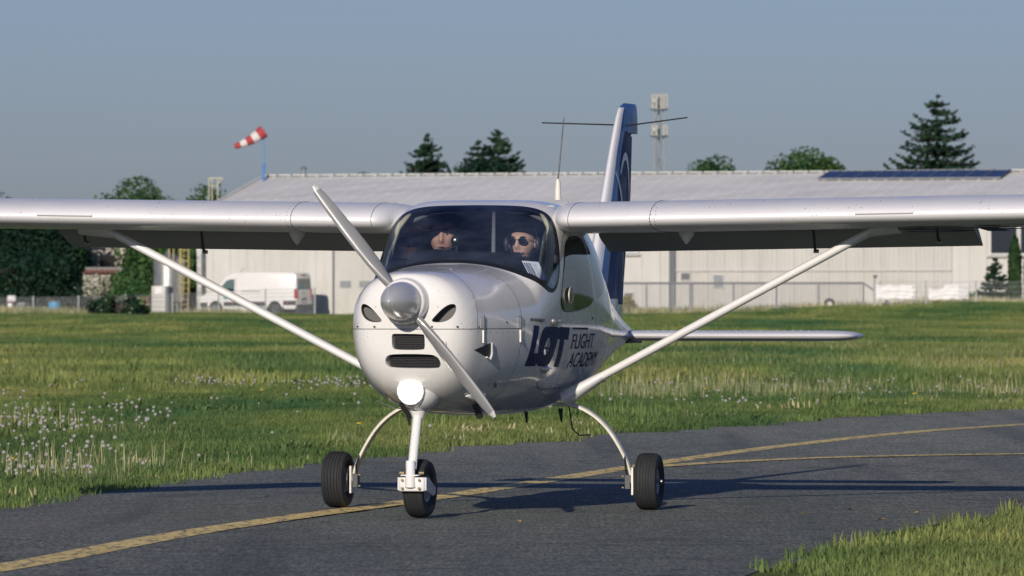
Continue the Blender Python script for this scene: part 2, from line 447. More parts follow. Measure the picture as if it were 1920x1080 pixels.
def field_points(y0, y1, step, jitter=.5, margin=2.5, seed=1, dens=None):
    r = np.random.default_rng(seed); P = []
    Y = y0
    while Y < y1:
        hw = Y * .0735 + margin; X = np.arange(-hw, hw, step)
        X = X + (r.random(len(X)) - .5) * step * 2 * jitter; YY = Y + (r.random(len(X)) - .5) * step * 2 * jitter
        P.append(np.stack([X, YY], 1)); Y += step
    P = np.concatenate(P)
    keep = ~in_poly(P[:, 0], P[:, 1], poly) & ~in_poly(P[:, 0] - .34, P[:, 1], poly) & ~((P[:, 1] < 50) & in_poly(P[:, 0] - .46, P[:, 1], poly))
    P = P[keep]
    if dens is not None:
        P = P[r.random(len(P)) < dens(P[:, 0], P[:, 1])]
    return np.c_[P, terrain(P[:, 0], P[:, 1]) - .01]
def fbm(X, Y, s, seed=0):
    return np.array([noise.fractal(Vector((x * s + seed, y * s * .35, seed)), 1, 2, 3) for x, y in zip(X, Y)])
gA = patch('grass_source', .9, 640, .075, .011, M['grass'], 1, .5)
gB = patch('grass_source', 2.2, 900, .20, .030, M['grass'], 2)
gS = patch('stalk_source', 1.5, 60, .25, .008, M['straw'], 3, .2)
gD = patch('stalk_source', 1.3, 70, .42, .03, M['straw'], 4, .25)
near = field_points(30, 104, .55, seed=2, margin=6)
tag(scatter('grass', near, gA, .75, 1.35, 1), 'short green grass beside the taxiway', 'grass', kind='stuff')
gT = patch('tuft_source', .55, 90, .20, .010, M['grass'], 9, .45)
gW = patch('weed_source', .5, 60, .12, .034, M['grass'], 10, .9)
gE = patch('edge_source', .5, 70, .055, .010, M['straw'], 15, .9)
tag(scatter('dead_grass', field_points(36, 110, .5, seed=25, margin=1, dens=lambda X, Y: np.clip(in_poly(X - .9, Y - .5, poly) + in_poly(X + .9, Y - 2.2, poly), 0, 1) * (.25 + 1.3 * np.clip(fbm(X, Y, 1.3, 47), -.2, 1))), gE, .6, 1.5, 14, .2), 'short dead grass and straw along the asphalt edge', 'grass', kind='stuff')
tag(scatter('grass_tufts', field_points(48, 150, .8, seed=21, dens=lambda X, Y: np.clip(fbm(X, Y, .5, 31) * 1.3 - .15, 0, .8)), gT, .6, 1.3, 11, .1), 'taller coarse tufts in the grass', 'grass', kind='stuff')
tag(scatter('broadleaf_weeds', field_points(48, 150, .7, seed=22, dens=lambda X, Y: np.clip(fbm(X, Y, .7, 37) * 1.2 - .1, 0, .7)), gW, .6, 1.4, 12, .1), 'low broad leaved weeds in the grass', 'weeds', kind='stuff')
tag(scatter('grass', field_points(102, 392, 1.45, seed=3, margin=14), gB, .6, 1.25, 2), 'rough green grass of the field behind the aircraft', 'grass', kind='stuff')
def stalk_d(X, Y):
    n = fbm(X, Y, .12, 4)
    right = np.clip((X + 1) / 4, .1, 1) * ((Y > 84) & (Y < 185))
    left = ((Y > 53) & (Y < 72) & (960 + FPX * X / Y < 330))
    return np.clip(.12 + .9 * n + .5 * (X > 1) * (Y > 88), 0, 1) * (.10 + 1.0 * right + .9 * left) * (Y > 52)
tag(scatter('dry_stalks', field_points(50, 300, 1.05, seed=5, dens=stalk_d), gS, .5, 1.1, 3, .1), 'pale dry grass stalks standing in the field', 'grass', kind='stuff')
def straw_d(X, Y):
    px = 960 + FPX * X / Y
    a = (Y > 330) & (px < 140)
    b = (Y > 372) & ((px > 345) & (px < 470))
    c = (Y > 362) & (px > 1180)
    return a * .35 + b * .5 + c * .3
tag(scatter('tall_straw', field_points(330, 384, 1.0, seed=6, dens=straw_d), gD, .7, 1.3, 4, .1), 'tall beige dry grass along the fence', 'grass', kind='stuff')
# dandelion clocks: a puff on a stem
ico = bmesh.new(); bmesh.ops.create_icosphere(ico, subdivisions=1, radius=.017)
pv = [v.co.copy() for v in ico.verts]; pf = [tuple(v.index for v in f.verts) for f in ico.faces]; ico.free()
M['puff'] = plain('seedhead_fluff', (.30, .295, .27), .95); M['stem'] = plain('green_stem', (.13, .17, .06), .7)
M['flower'] = plain('yellow_petals', (.62, .42, .03), .7)
mb = MB()
for p in pv: pass
mb.add([p + Vector((0, 0, .15)) for p in pv], pf, 0)
mb.tube([(0, 0, 0), (.01, 0, .08), (0, 0, .14)], .0026, 4, 1)
me = bpy.data.meshes.new('dandelion_source'); me.from_pydata(mb.v, [], mb.f); me.materials.append(M['puff']); me.materials.append(M['stem'])
me.polygons.foreach_set('material_index', mb.m); dand = bpy.data.objects.new('dandelion_source', me)
def dand_d(X, Y):
    px = 960 + FPX * X / Y; n = np.clip(fbm(X, Y, 1.1, 11) * 1.6, -.15, 1)
    a = np.exp(-((px - 120) / 150) ** 4) * np.exp(-((Y - 66) / 12) ** 4) * 1.9
    b = .07 * (px > 1050) * (Y > 78) * (Y < 200)
    d = .035 * (Y > 55) + .9 * ((px < 780) & (px > 330) & (np.abs(Y - 100 + (px - 500) * .012) < 5))
    return np.clip((a + b + d) * (.25 + 2.2 * n), 0, 1)
tag(scatter('dandelion_clocks', field_points(50, 200, .30, seed=8, dens=dand_d), dand, .7, 1.25, 6, .12), 'grey white dandelion clocks on thin stems in the grass', 'flowers', kind='stuff')
mb = MB(); mb.lathe([(.001, .0), (.02, .004), (.022, .012), (.004, .016)], (0, 0, .12), 'z', 8, 0); mb.tube([(0, 0, 0), (0, 0, .12)], .003, 4, 1)
me = bpy.data.meshes.new('yellow_source'); me.from_pydata(mb.v, [], mb.f); me.materials.append(M['flower']); me.materials.append(M['stem'])
me.polygons.foreach_set('material_index', mb.m); yel = bpy.data.objects.new('yellow_source', me)
tag(scatter('yellow_flowers', field_points(50, 170, 1.0, seed=12, dens=lambda X, Y: .018 + 0 * X), yel, .7, 1.3, 9), 'small yellow flowers scattered in the grass', 'flowers', kind='stuff')
# the loose things on the asphalt in front
M['leaf'] = plain('dry_leaf', (.42, .25, .08), .7)
lf = MB(); lf.add([(-.022, 0, .004), (0, -.014, .012), (.026, 0, .006), (0, .014, .010)], [(0, 1, 2), (0, 2, 3)])
leaf0 = None
for i, (px, py, lab) in enumerate([(1505, 966, 'leftmost small dry leaf on the asphalt right of the aircraft'), (1592, 960, 'curled yellow dry leaf on the asphalt, second from the left'), (1653, 980, 'dry leaf lying nearest the camera on the asphalt'), (1720, 965, 'orange brown dry leaf lying on the asphalt near the grass corner'), (972, 982, 'lone dry leaf on the asphalt in front of the fuselage shadow')]):
    x, y = gd(px, py)
    if leaf0 is None: leaf0 = lf.build('fallen_leaf', M['leaf'], fix=False); o = leaf0
    else: o = leaf0.copy(); C.objects.link(o)
    o.location = (x, y, .010); o.rotation_euler = (0, .25, i * 1.3); o.scale = (1 + .25 * (i % 3),) * 3
    tag(o, lab, 'leaf', 'dry leaves on the asphalt')
x, y = gd(1887, 958)
st = empty('seedhead_weed', (3.32, 45.2, 0)); tag(st, 'tall seedhead standing alone above the near grass corner', 'plant')
MB().tube([(0, 0, 0), (.004, 0, .06), (-.004, 0, .125)], .003, 5).build('stem', M['straw'], st)
MB().lathe([(.002, .12), (.018, .128), (.022, .14), (.012, .15), (.002, .153)], n=10).build('seedhead', M['puff'], st, True)

# ================================================================ buildings
def wall_mat(name, col, rough):
    t = NT(name); st = t.noise(t.coords('World', (1.6, 1.6, .16)), 1.1, 6, .7); bl = t.noise(t.coords('World'), .35, 4)
    a = t.ramp(st, [(.30, tuple(k * .90 for k in col)), (.5, col), (.7, tuple(k * 1.05 for k in col))]); b = t.ramp(bl, [(.3, (.93, .92, .90)), (.7, (1.04, 1.04, 1.05))])
    rs_ = t.ramp(t.noise(t.coords('World', (2.5, 2.5, .12)), 1.7, 3), [(.66, (1, 1, 1)), (.78, (.86, .76, .64))])
    return t.set(t.mix(1, t.mix(1, a, b, 'MULTIPLY'), rs_, 'MULTIPLY'), rough)
M['wallw'] = wall_mat('white_wall_sheet', (.56, .545, .515), .6)
M['wallr'] = wall_mat('ribbed_wall_sheet', (.525, .51, .48), .55)
t = NT('weathered_roof_sheet'); c = t.coords('World', (1, 1, 1)); f = t.noise(t.coords('World', (.3, 1.2, 1)), .8, 5)
t.set(t.ramp(f, [(.3, (.62, .61, .58)), (.7, (.80, .79, .76))]), .5, .1); M['roof'] = t.m
M['trim'] = plain('dark_grey_trim', (.13, .14, .155), .6); M['frame'] = plain('pale_frame', (.55, .55, .53), .5)
M['galv'] = plain('galvanised_steel', (.27, .285, .30), .5, .3); M['gatesteel'] = plain('dull_gate_steel', (.19, .20, .215), .6)
TH = R(24.0); e = Vector((math.cos(TH), -math.sin(TH), 0)); nn = Vector((math.sin(TH), math.cos(TH), 0))
O0 = Vector((-14.4, 402, 0))
def wp(a, d=0, z=0): return O0 + e * a + nn * d + Vector((0, 0, z))      # a along the facade, d into the building
A0, A1 = -3.6, 43.5
EAVE, RIDGE, RUN = 5.64, 7.86, 8.7
hang = empty('hangar', wp(A0), -TH)
tag(hang, 'long low white hangar with a pale ribbed metal roof behind the aircraft', 'building')
HM = Matrix.Translation(wp(A0)) @ Matrix.Rotation(-TH, 4, 'Z')
W = A1 - A0
# core: side and back walls, gables
g = MB(); D2 = RUN * 2
prof = [(0, .05), (0, EAVE), (RUN, RIDGE), (D2, EAVE), (D2, .05)]
for x in (.08, W - .08):
    g.add([(x, y + (.12 if y == 0 else -.12 if y == D2 else 0), z - (.12 if z > 3 else 0)) for y, z in prof], [(0, 1, 2, 3, 4)])
g.add([(.08, D2 - .12, 0), (W - .08, D2 - .12, 0), (W - .08, D2 - .12, EAVE - .1), (.08, D2 - .12, EAVE - .1)], [(0, 1, 2, 3)])
g.add([(.08, .12, 0), (W - .08, .12, 0), (W - .08, .12, EAVE - .1), (.08, .12, EAVE - .1)], [(0, 1, 2, 3)])
g.build('wall', M['wallw'], hang, fix=False)
# wall sheets
def sheet(w, h, ribs, amp=.035, th=.06):
    m = MB(); P = []
    if ribs == 0: P = [(.006, 0), (w - .006, 0)]
    else:
        st_ = w / ribs
        for i in range(ribs):
            P += [(i * st_ + .004, 0), (i * st_ + st_ * .45, 0), (i * st_ + st_ * .55, -amp), (i * st_ + st_ * .88, -amp)]
        P += [(w - .004, 0)]
    k = len(P)
    V = [(x, y, z) for z in (0, h) for x, y in P] + [(P[0][0], th, 0), (P[-1][0], th, 0), (P[0][0], th, h), (P[-1][0], th, h)]
    F = [(i, i + 1, k + i + 1, k + i) for i in range(k - 1)] + [(0, k, 2 * k + 2, 2 * k), (k - 1, 2 * k + 1, 2 * k + 3, 2 * k - 1)]
    return m.add(V, F)
def row(name, x0, x1, w, z0, h, ribs, mat, y=0.0, parent=hang, amp=.035):
    n = max(1, round((x1 - x0) / w)); w = (x1 - x0) / n; first = None
    for i in range(n):
        if first is None: first = sheet(w, h, ribs, amp).build(name, mat, parent, fix=False); o = first
        else: o = first.copy(); C.objects.link(o)
        o.location = (x0 + i * w, y, z0)
ax = lambda px: (lambda s_: s_)(next(a for a in np.arange(-6, 60, .02) if 960 + FPX * wp(a).x / wp(a).y >= px)) - A0   # facade coordinate of a column
aDoor0, aDoor1 = ax(625), ax(735)
row('wall_panel', 0, aDoor0, 1.1, 0, EAVE, 0, M['wallw'])
row('wall_panel', aDoor0, aDoor1, 1.1, 4.2, EAVE - 4.2, 0, M['wallw'])
row('wall_panel', aDoor1, ax(1238), 1.1, 0, EAVE, 0, M['wallw'])
row('ribbed_panel', ax(1264), ax(1785), 1.0, .0, 2.42, 4, M['wallr'])
row('ribbed_panel', ax(1264), ax(1785), 1.0, 2.50, EAVE - 2.5, 4, M['wallr'], -.03)
row('wall_panel', ax(1785), W, 1.15, 0, EAVE, 0, M['wallw'])
row('wall_panel', ax(1238), ax(1264), 1.15, 0, EAVE, 0, M['wallw'], .02)
m = MB(); m.box(((ax(1264) + ax(1785)) / 2, -.05, 2.46), (ax(1785) - ax(1264), .14, .07)); m.build('ledge', M['frame'], hang)
for px, w_ in ((383, .16), (1262, .34)):
    MB().box((ax(px), -.10, 2.85), (w_, .16, 5.6)).build('downpipe', M['trim'], hang)
MB().box((ax(376), -.03, 2.8), (.42, .07, 5.6)).build('corner_strip', M['frame'], hang)
# roller door
rd = empty('roller_door'); rd.parent = hang; rd.location = (aDoor0, .02, 0)
wd = aDoor1 - aDoor0
MB().box((wd / 2, .06, 2.1), (wd, .04, 4.2)).build('door_backing', M['trim'], rd)
s0 = None
for i in range(26):
    if s0 is None: s0 = MB().box((wd / 2, 0, .075), (wd - .14, .05, .148)).build('slat', M['wallw'], rd); o = s0
    else: o = s0.copy(); C.objects.link(o)
    o.location = (0, 0, .02 + i * .16)
for x in (.02, wd - .02): MB().box((x, -.02, 2.1), (.12, .1, 4.2)).build('door_jamb', M['trim'], rd)
for px in (648, 684, 718):
    MB().box((ax(px) - aDoor0, -.04, 1.72), (.66, .05, .36)).build('door_window', M['galv'], rd)
# small openings of the right part
for px, py, w_, h_, mt in ((1286, 518, .5, .34, 'trim'), (1348, 527, .56, .66, 'galv'), (1180, 553, .5, .2, 'trim')):
    a = ax(px); yy = wp(a + A0).y
    f_ = MB().box((a, -.06, zt(py, yy)), (w_ + .08, .06, h_ + .08)).build('window_frame', M['frame'], hang)
    MB().box((a, -.095, zt(py, yy)), (w_, .03, h_)).build('pane', M[mt], f_)
f_ = MB().box((ax(1172), -.07, 4.2), (1.7, .10, 1.6)).build('window_frame', M['frame'], hang)
MB().box((ax(1172), -.13, 4.25), (1.45, .03, 1.35)).build('pane', M['window'], f_)
MB().box((ax(1172), -.12, 3.32), (1.9, .2, .08)).build('window_sill', M['frame'], hang)
# roof: sheets of both slopes
rs = math.atan2(RIDGE - EAVE, RUN); L = math.hypot(RUN, RIDGE - EAVE) + .35
def roof_sheet(w):
    m = MB(); P = [(0, 0), (w * .60, 0), (w * .66, .05), (w * .78, .05), (w * .84, 0), (w - .008, 0)]
    k = len(P); V = [(x, y, z) for y in (0, L) for x, z in P]
    V += [(P[0][0], 0, -.05), (P[-1][0], 0, -.05)]
    return m.add(V, [(i, i + 1, k + i + 1, k + i) for i in range(k - 1)] + [(0, 2 * k, 2 * k + 1, k - 1)])
nsh = round(W / .9); ws = W / nsh; first = None
for i in range(nsh):
    for side in (0, 1):
        if first is None: first = roof_sheet(ws).build('roof_sheet', M['roof'], hang, fix=False); o = first
        else: o = first.copy(); C.objects.link(o)
        if side == 0:
            o.location = (i * ws, -.35, EAVE - .35 * math.tan(rs) + .02); o.rotation_euler = (rs, 0, 0)
        else:
            o.location = ((i + 1) * ws, D2 + .35, EAVE - .35 * math.tan(rs) + .02); o.rotation_euler = (rs, 0, math.pi)
k0 = None
for i in range(nsh):
    if k0 is None: k0 = MB().box((ws / 2, 0, 0), (ws - .1, .34, .07)).build('ridge_cap', M['frame'], hang); o = k0
    else: o = k0.copy(); C.objects.link(o)
    o.location = (i * ws, RUN, RIDGE + .10)
MB().box((W / 2, RUN, RIDGE + .05), (W, .2, .05)).build('ridge_strip', M['trim'], hang)
for sgn in (0,):
    m = MB(); m.tube([(-.02, -.3, EAVE - .0), (-.02, RUN, RIDGE + .08)], .09, 6); m.build('verge', M['frame'], hang)
# solar panels on the roof (they rest on it: own things)
M['solar'] = plain('solar_glass', (.03, .045, .085), .18, .2)
pv_px = np.linspace(1537, 1896, 11)
def roofp(a, s):   # point on the front slope, s metres up from the eave, local to hangar frame
    return Vector((a, s * math.cos(rs), EAVE + s * math.sin(rs)))
srun = RUN / math.cos(rs)
a0p = next(a for a in np.arange(0, 60, .02) if 960 + FPX * (HM @ roofp(a, srun - 1.6)).x / (HM @ roofp(a, srun - 1.6)).y >= 1537)
pw = 1.07; names = ['leftmost', 'second', 'third', 'fourth', 'fifth', 'sixth', 'seventh', 'eighth', 'ninth', 'rightmost']
p0 = None
for i in range(10):
    base = HM @ (roofp(a0p + i * pw * 1.0, srun - 2.0) + Vector((0, 0, .14)))
    if p0 is None:
        p0 = empty('solar_panel'); m = MB(); m.box((pw / 2, .95, 0), (pw - .03, 1.85, .05)); m.build('glass_sheet', M['solar'], p0)
        m = MB(); m.box((pw / 2, 0.01, 0), (pw - .02, .04, .08)); m.box((pw / 2, 1.89, 0), (pw - .02, .04, .08)); m.box((.015, .95, 0), (.03, 1.85, .08)); m.build('panel_frame', M['galv'], p0)
        o = p0
    else: o = copy_tree(p0)
    o.location = base; o.rotation_euler = (rs, 0, -TH)
    tag(o, f'dark solar panel on the hangar roof, {names[i]} of the row of ten' if i in (0, 9) else f'dark solar panel on the hangar roof, {names[i]} from the left end of the row', 'solar panel', 'solar panels near the roof ridge')
# annex at the right end with the dark window
an = empty('annex_building', wp(A1 + .1, -.25), -TH); tag(an, 'white two storey annex with a large dark window at the right edge', 'building')
m = MB(); AW = 16; prof = [(0, 0), (0, EAVE), (RUN, RIDGE), (D2, EAVE), (D2, 0)]
m.rings([[(x, y, z) for y, z in prof] for x in (0, AW)]); m.build('wall', M['wallw'], an)
awx = lambda px: ax(px) + A0 - A1 - .1
f0 = MB().box((awx(1886), -.04, 4.08), (1.66, .1, 1.62)).build('window', M['frame'], an)
MB().box((awx(1886), -.10, 4.08), (1.44, .04, 1.42)).build('pane', M['window'], f0)
f0 = MB().box((awx(1942), -.04, 4.08), (1.66, .1, 1.62)).build('window', M['frame'], an)
MB().box((awx(1942), -.10, 4.08), (1.44, .04, 1.42)).build('pane', M['window'], f0)
MB().box((awx(1890), -.12, 3.2), (2.3, .2, .07)).build('window_sill', M['frame'], an)
for i in range(18):
    o = roof_sheet(.9).build('roof_sheet', M['roof'], an, fix=False) if i == 0 else o.copy()
    if i: C.objects.link(o)
    o.location = (-.1 + i * .9, -.35, EAVE - .35 * math.tan(rs) + .10); o.rotation_euler = (rs, 0, 0)
# flue pipe on the roof
Yc = 412
fl = empty('flue_pipe', (at(569, Yc), Yc + .5, zt(337, Yc))); tag(fl, 'short grey metal flue pipe above the hangar ridge', 'chimney')
MB().lathe([(.11, -.5), (.11, .55)], n=14).build('pipe', M['galv'], fl, 40)
MB().lathe([(.19, .62), (.17, .70), (.02, .78)], n=14).build('rain_cap', M['trim'], fl, 40)
MB().tube([(.1, 0, .5), (.1, 0, .64)], .02, 4).tube([(-.1, 0, .5), (-.1, 0, .64)], .02, 4).build('cap_strut', M['trim'], fl)
# windsock
Yw = 410.3
ws_ = empty('windsock', (at(494, Yw), Yw, zt(348, Yw))); tag(ws_, 'red and white striped windsock on a blue pole above the hangar roof', 'windsock')
M['bluep'] = plain('blue_pole_paint', (.06, .20, .50), .5); M['bluep2'] = plain('pale_pole_paint', (.12, .26, .46), .5)
MB().lathe([(.085, -.05), (.085, 1.25)], n=10).build('lower_pole', M['bluep'], ws_, 40)
MB().lathe([(.055, 1.25), (.05, 3.25)], n=10).build('upper_pole', M['bluep2'], ws_, 40)
MB().lathe([(.14, -.12), (.14, -.02)], n=10).build('foot_plate', M['frame'], ws_)
M['sockr'] = plain('red_sock_cloth', (.36, .045, .055), .8); M['sockw'] = plain('white_sock_cloth', (.62, .58, .56), .8)
k = FPX / Yw; pA = Vector(((495 - 494) / k, 0, zt(246, Yw) - zt(348, Yw))); pB = Vector(((440 - 494) / k, -.2, zt(275, Yw) - zt(348, Yw)))
for i in range(5):
    f0, f1 = i / 5, (i + 1) / 5; ra = lambda f: .38 * (1 - f) + .14 * f
    sag = lambda f: Vector((0, 0, -.10 * math.sin(f * 3.14)))
    pts = [pA.lerp(pB, f0 + (f1 - f0) * q) + sag(f0 + (f1 - f0) * q) for q in (0, .35, .7, 1)]
    MB().tube(pts, [ra(f0 + (f1 - f0) * q) for q in (0, .35, .7, 1)], 14, cap=False).build('sock_band', M['sockr'] if i % 2 == 0 else M['sockw'], ws_, True)
# antenna mast far behind
Ym = 520
ms = empty('cell_mast', (at(1236, Ym), Ym, 0)); tag(ms, 'tall lattice telecom mast with two rings of white antennas', 'mast')
topz = zt(180, Ym); m = MB(); hw = lambda z: .62 - .30 * z / topz
legs_ = [(math.cos(q) , math.sin(q)) for q in (R(90), R(210), R(330))]
for cx, cy in legs_:
    MB().tube([(cx * hw(0), cy * hw(0), 0), (cx * hw(topz), cy * hw(topz), topz)], .055, 6).build('mast_leg', M['galv'], ms)
z = 0; k = 0
while z < topz - .9:
    for i in range(3):
        a, b = legs_[i], legs_[(i + 1) % 3]
        if k % 2: a, b = b, a
        m.tube([(a[0] * hw(z), a[1] * hw(z), z), (b[0] * hw(z + .9), b[1] * hw(z + .9), z + .9)], .022, 4)
        m.tube([(a[0] * hw(z), a[1] * hw(z), z), (b[0] * hw(z), b[1] * hw(z), z)], .02, 4)
    z += .9; k += 1
tag(m.build('bracing', M['galv'], ms), kind='stuff')
M['ant'] = plain('antenna_white', (.34, .335, .30), .5)
for zc_, hh in ((zt(190, Ym), 1.05), (zt(244, Ym), .75)):
    for j, (dx, dy) in enumerate(((-.5, -.1), (-.22, -.45), (.12, -.5), (.34, -.42), (.55, -.12), (0, .5))):
        if hh < 1 and j == 2: continue
        MB().box((dx * .95, dy, zc_), (.15, .12, hh)).build('panel_antenna', M['ant'], ms)
    MB().lathe([(.6, zc_ - hh / 2 - .12), (.66, zc_ - hh / 2 - .05), (.6, zc_ - hh / 2)], n=14).build('ring_frame', M['galv'], ms)
    MB().lathe([(.02, 0), (.18, .03), (.2, .08)], (-.34, -.55, zc_), 'y', 12).build('dish', M['ant'], ms)

# ================================================================ trees and bushes
def leaf_mat(name, dark, mid, light, scale=.5):
    t = NT(name); c = t.coords('World')
    f = t.noise(c, scale, 5, .7); g_ = t.noise(c, 5, 3)
    base = t.ramp(f, [(.3, dark), (.5, mid), (.72, light)])
    v = t.ramp(g_, [(.3, (.65, .65, .65)), (.7, (1.35, 1.35, 1.3))])
    m = t.mix(1, base, v, 'MULTIPLY'); t.set(m, .6, spec=.25)
    tr = t.n('ShaderNodeBsdfTranslucent'); t.l(m, tr.inputs[0])
    mx = t.n('ShaderNodeMixShader'); mx.inputs[0].default_value = .22
    t.l(t.b.outputs[0], mx.inputs[1]); t.l(tr.outputs[0], mx.inputs[2]); t.l(mx.outputs[0], t.o.inputs[0])
    return t.m
M['leafd'] = leaf_mat('dark_leaves', (.005, .022, .014), (.010, .038, .020), (.026, .064, .022))
M['leafm'] = leaf_mat('mid_leaves', (.024, .072, .030), (.052, .118, .036), (.10, .17, .044))
M['leafy'] = leaf_mat('yellow_leaves', (.22, .20, .04), (.34, .29, .06), (.42, .36, .08))
M['needle'] = leaf_mat('spruce_needles', (.018, .052, .036), (.034, .080, .048), (.062, .115, .052))
M['bark'] = plain('bark', (.085, .065, .05), .9, var=.3)
M['blossom'] = leaf_mat('white_blossom', (.30, .30, .24), (.42, .40, .33), (.50, .48, .40))
def quads(P, N_, s, r, aspect=.65):
    """leaf quads at P, facing roughly N_, size s"""
    n = len(P); T = np.cross(N_, r.normal(size=(n, 3))); T /= np.linalg.norm(T, axis=1)[:, None] + 1e-9
    B = np.cross(N_, T); B /= np.linalg.norm(B, axis=1)[:, None] + 1e-9
    s = np.asarray(s)[:, None]
    V = np.stack([P - T * s * .5, P + B * s * aspect * .5, P + T * s * .5, P - B * s * aspect * .5], 1).reshape(-1, 3)
    b = np.arange(n)[:, None] * 4
    return V, np.concatenate([b, b + 1, b + 2, b + 3], 1)
def deciduous(px, Y, top, w, base=0.0, n=5200, mat='leafd', leaf=.26, seed=0, label='', group='broadleaf trees', cat='tree', lobes=26, low=.18, name='broadleaf_tree', trunk=True, mats=None, frac=0):
    r = np.random.default_rng(seed); x = at(px, Y); z0 = float(terrain(x, Y)); H = top - z0
    o = empty(name, (x, Y, z0)); tag(o, label, cat, group)
    cz = H * (low + 1) / 2; hz_ = H * (1 - low) / 2
    cs = []
    for i in range(lobes):
        a = r.random() * 6.283; el = math.asin(r.random() * 1.9 - .95); q = .35 + .55 * r.random() ** .6
        cs.append((math.cos(a) * math.cos(el) * w / 2 * q, math.sin(a) * math.cos(el) * w / 2 * q, cz + math.sin(el) * hz_ * q * 1.05, (.16 + .15 * r.random()) * min(w, H)))
    cs = np.array(cs); over = (cs[:, 2] + cs[:, 3] * .85) - H; cs[:, 2] -= np.maximum(over, 0) * (.75 + .5 * r.random(len(cs)))
    wgt = cs[:, 3] ** 2; idx = r.choice(lobes, n, p=wgt / wgt.sum())
    d = r.normal(size=(n, 3)); d /= np.linalg.norm(d, axis=1)[:, None]
    rad = cs[idx, 3] * (.55 + .55 * r.random(n) ** .5)
    P = cs[idx, :3] + d * rad[:, None] * np.array([1, 1, .8])
    ok_ = (P[:, 2] > .03) & (P[:, 2] < H + .15 - .25 * r.random(n)); P = P[ok_]; d = d[ok_]; n = len(P)
    Nn = d * .8 + r.normal(size=(n, 3)) * .55 + np.array([0, 0, .25]); Nn /= np.linalg.norm(Nn, axis=1)[:, None]
    V, F = quads(P, Nn, leaf * (.5 + r.random(n)), r)
    mi = None; ml = M[mat]
    if mats: ml = [M[mat], M[mats]]; mi = (r.random(n) < frac).astype(int)
    soup('crown', V, F, ml, o, mi)
    if trunk:
        tb = MB(); tr = .035 * H
        tb.tube([(0, 0, -.1), (.05, 0, H * .25), (-.05, .05, H * .55), (0, 0, H * .85)], [tr, tr * .8, tr * .5, tr * .12], 8)
        for i in range(9):
            c_ = cs[r.integers(lobes)]; s_ = H * (.22 + .4 * r.random())
            tb.tube([(0, 0, s_), (c_[0] * .5, c_[1] * .5, (s_ + c_[2]) / 2), (c_[0], c_[1], c_[2])], [tr * .4, tr * .25, tr * .08], 5)
        tb.build('trunk', M['bark'], o, True)
    return o
def conifer(px, Y, top, w, label, seed=0, tiers=26, z_low=.05, group='spruces behind the hangar', mat='needle', leaf=.16, dens=1.0, ragged=.35, power=.9, name='spruce_tree', cat='tree'):
    r = np.random.default_rng(seed); x = at(px, Y); z0 = float(terrain(x, Y)); H = top - z0
    o = empty(name, (x, Y, z0)); tag(o, label, cat, group)
    PP = []; NN = []; tb = MB(); tr = .02 * H
    tb.tube([(0, 0, -.1), (0, 0, H * .5), (0, 0, H)], [tr, tr * .6, tr * .08], 7)
    for i in range(tiers):
        f = i / (tiers - 1); z = H * (z_low + (1 - z_low) * f ** .92) - .1 + (r.random() - .5) * .25
        rr = (w / 2) * max(0, 1 - z / H) ** power + .06
        nb = 5 + int(8 * (1 - f))
        for k in range(nb):
            a = r.random() * 6.283; ln = rr * (1 - ragged + ragged * 1.5 * r.random())
            m_ = max(5, int(ln / leaf * 6.5 * dens)); t_ = r.random(m_) ** .75
            d = np.array([math.cos(a), math.sin(a)]); sag = (-.22 + .3 * (r.random() - .5)) * ln * t_ + .30 * ln * t_ ** 3
            side = (r.random(m_) - .5) * .45 * ln * (1.15 - t_)
            P = np.stack([d[0] * ln * t_ - d[1] * side, d[1] * ln * t_ + d[0] * side, z + sag - np.abs(side) * .25 + (r.random(m_) - .5) * .12 * (H / tiers) * 2], 1)
            PP.append(P); nv = r.normal(size=(m_, 3)) * .5 + np.array([0, 0, 1]); NN.append(nv / np.linalg.norm(nv, axis=1)[:, None])
            if i % 2 == 0 and ln > .5: tb.tube([(0, 0, z), (d[0] * ln * .5, d[1] * ln * .5, z - .11 * ln), (d[0] * ln * .9, d[1] * ln * .9, z - .08 * ln)], [tr * .22, tr * .14, tr * .04], 4)
    P = np.concatenate(PP); V, F = quads(P, np.concatenate(NN), leaf * (.6 + 1.1 * r.random(len(P))), r, .5)
    soup('crown', V, F, M[mat], o); tb.build('trunk', M['bark'], o, True)
    return o
def ztop(py, Y): return zt(py, Y)
# beyond the roof, left to right
G1 = 'tree tops showing over the hangar roof'
deciduous(690, 440, zt(316, 440), 2.6, n=4200, mat='leafm', seed=21, label='low yellow green tree top barely rising above the hangar ridge', group=G1, leaf=.24, low=.5, lobes=30)
conifer(802, 445, zt(250, 445), 12.5, 'ragged spruce top left of the two joined conifers over the roof', 22, 15, .66, G1, leaf=.22, dens=1.5, ragged=.45)
deciduous(803, 446, zt(302, 446), 2.7, n=3600, mat='leafm', seed=23, label='yellow green foliage around the foot of the left spruce top', group=G1, leaf=.24, low=.5, lobes=30)
conifer(896, 446, zt(260, 446), 12, 'shorter left spruce of the joined pair over the roof', 24, 15, .66, G1, leaf=.22, dens=1.5, ragged=.45)
conifer(933, 447, zt(240, 447), 13, 'taller right spruce of the joined pair with a thin spire', 25, 17, .64, G1, leaf=.22, dens=1.5, ragged=.45)
deciduous(915, 443, zt(290, 443), 3.9, n=5000, mat='leafd', seed=26, label='dark green round tree top in front of the joined spruces', group=G1, leaf=.24, low=.5, lobes=30)
deciduous(1335, 440, zt(288, 440), 3.6, n=6000, mat='leafm', seed=27, label='small pale green tree top right of the telecom mast', group=G1, leaf=.24, low=.5, lobes=30)
deciduous(1490, 440, zt(272, 440), 4.0, n=6000, mat='leafm', seed=128, label='larger green tree top over the ridge left of the solar panels', group=G1, leaf=.24, low=.5, lobes=30)
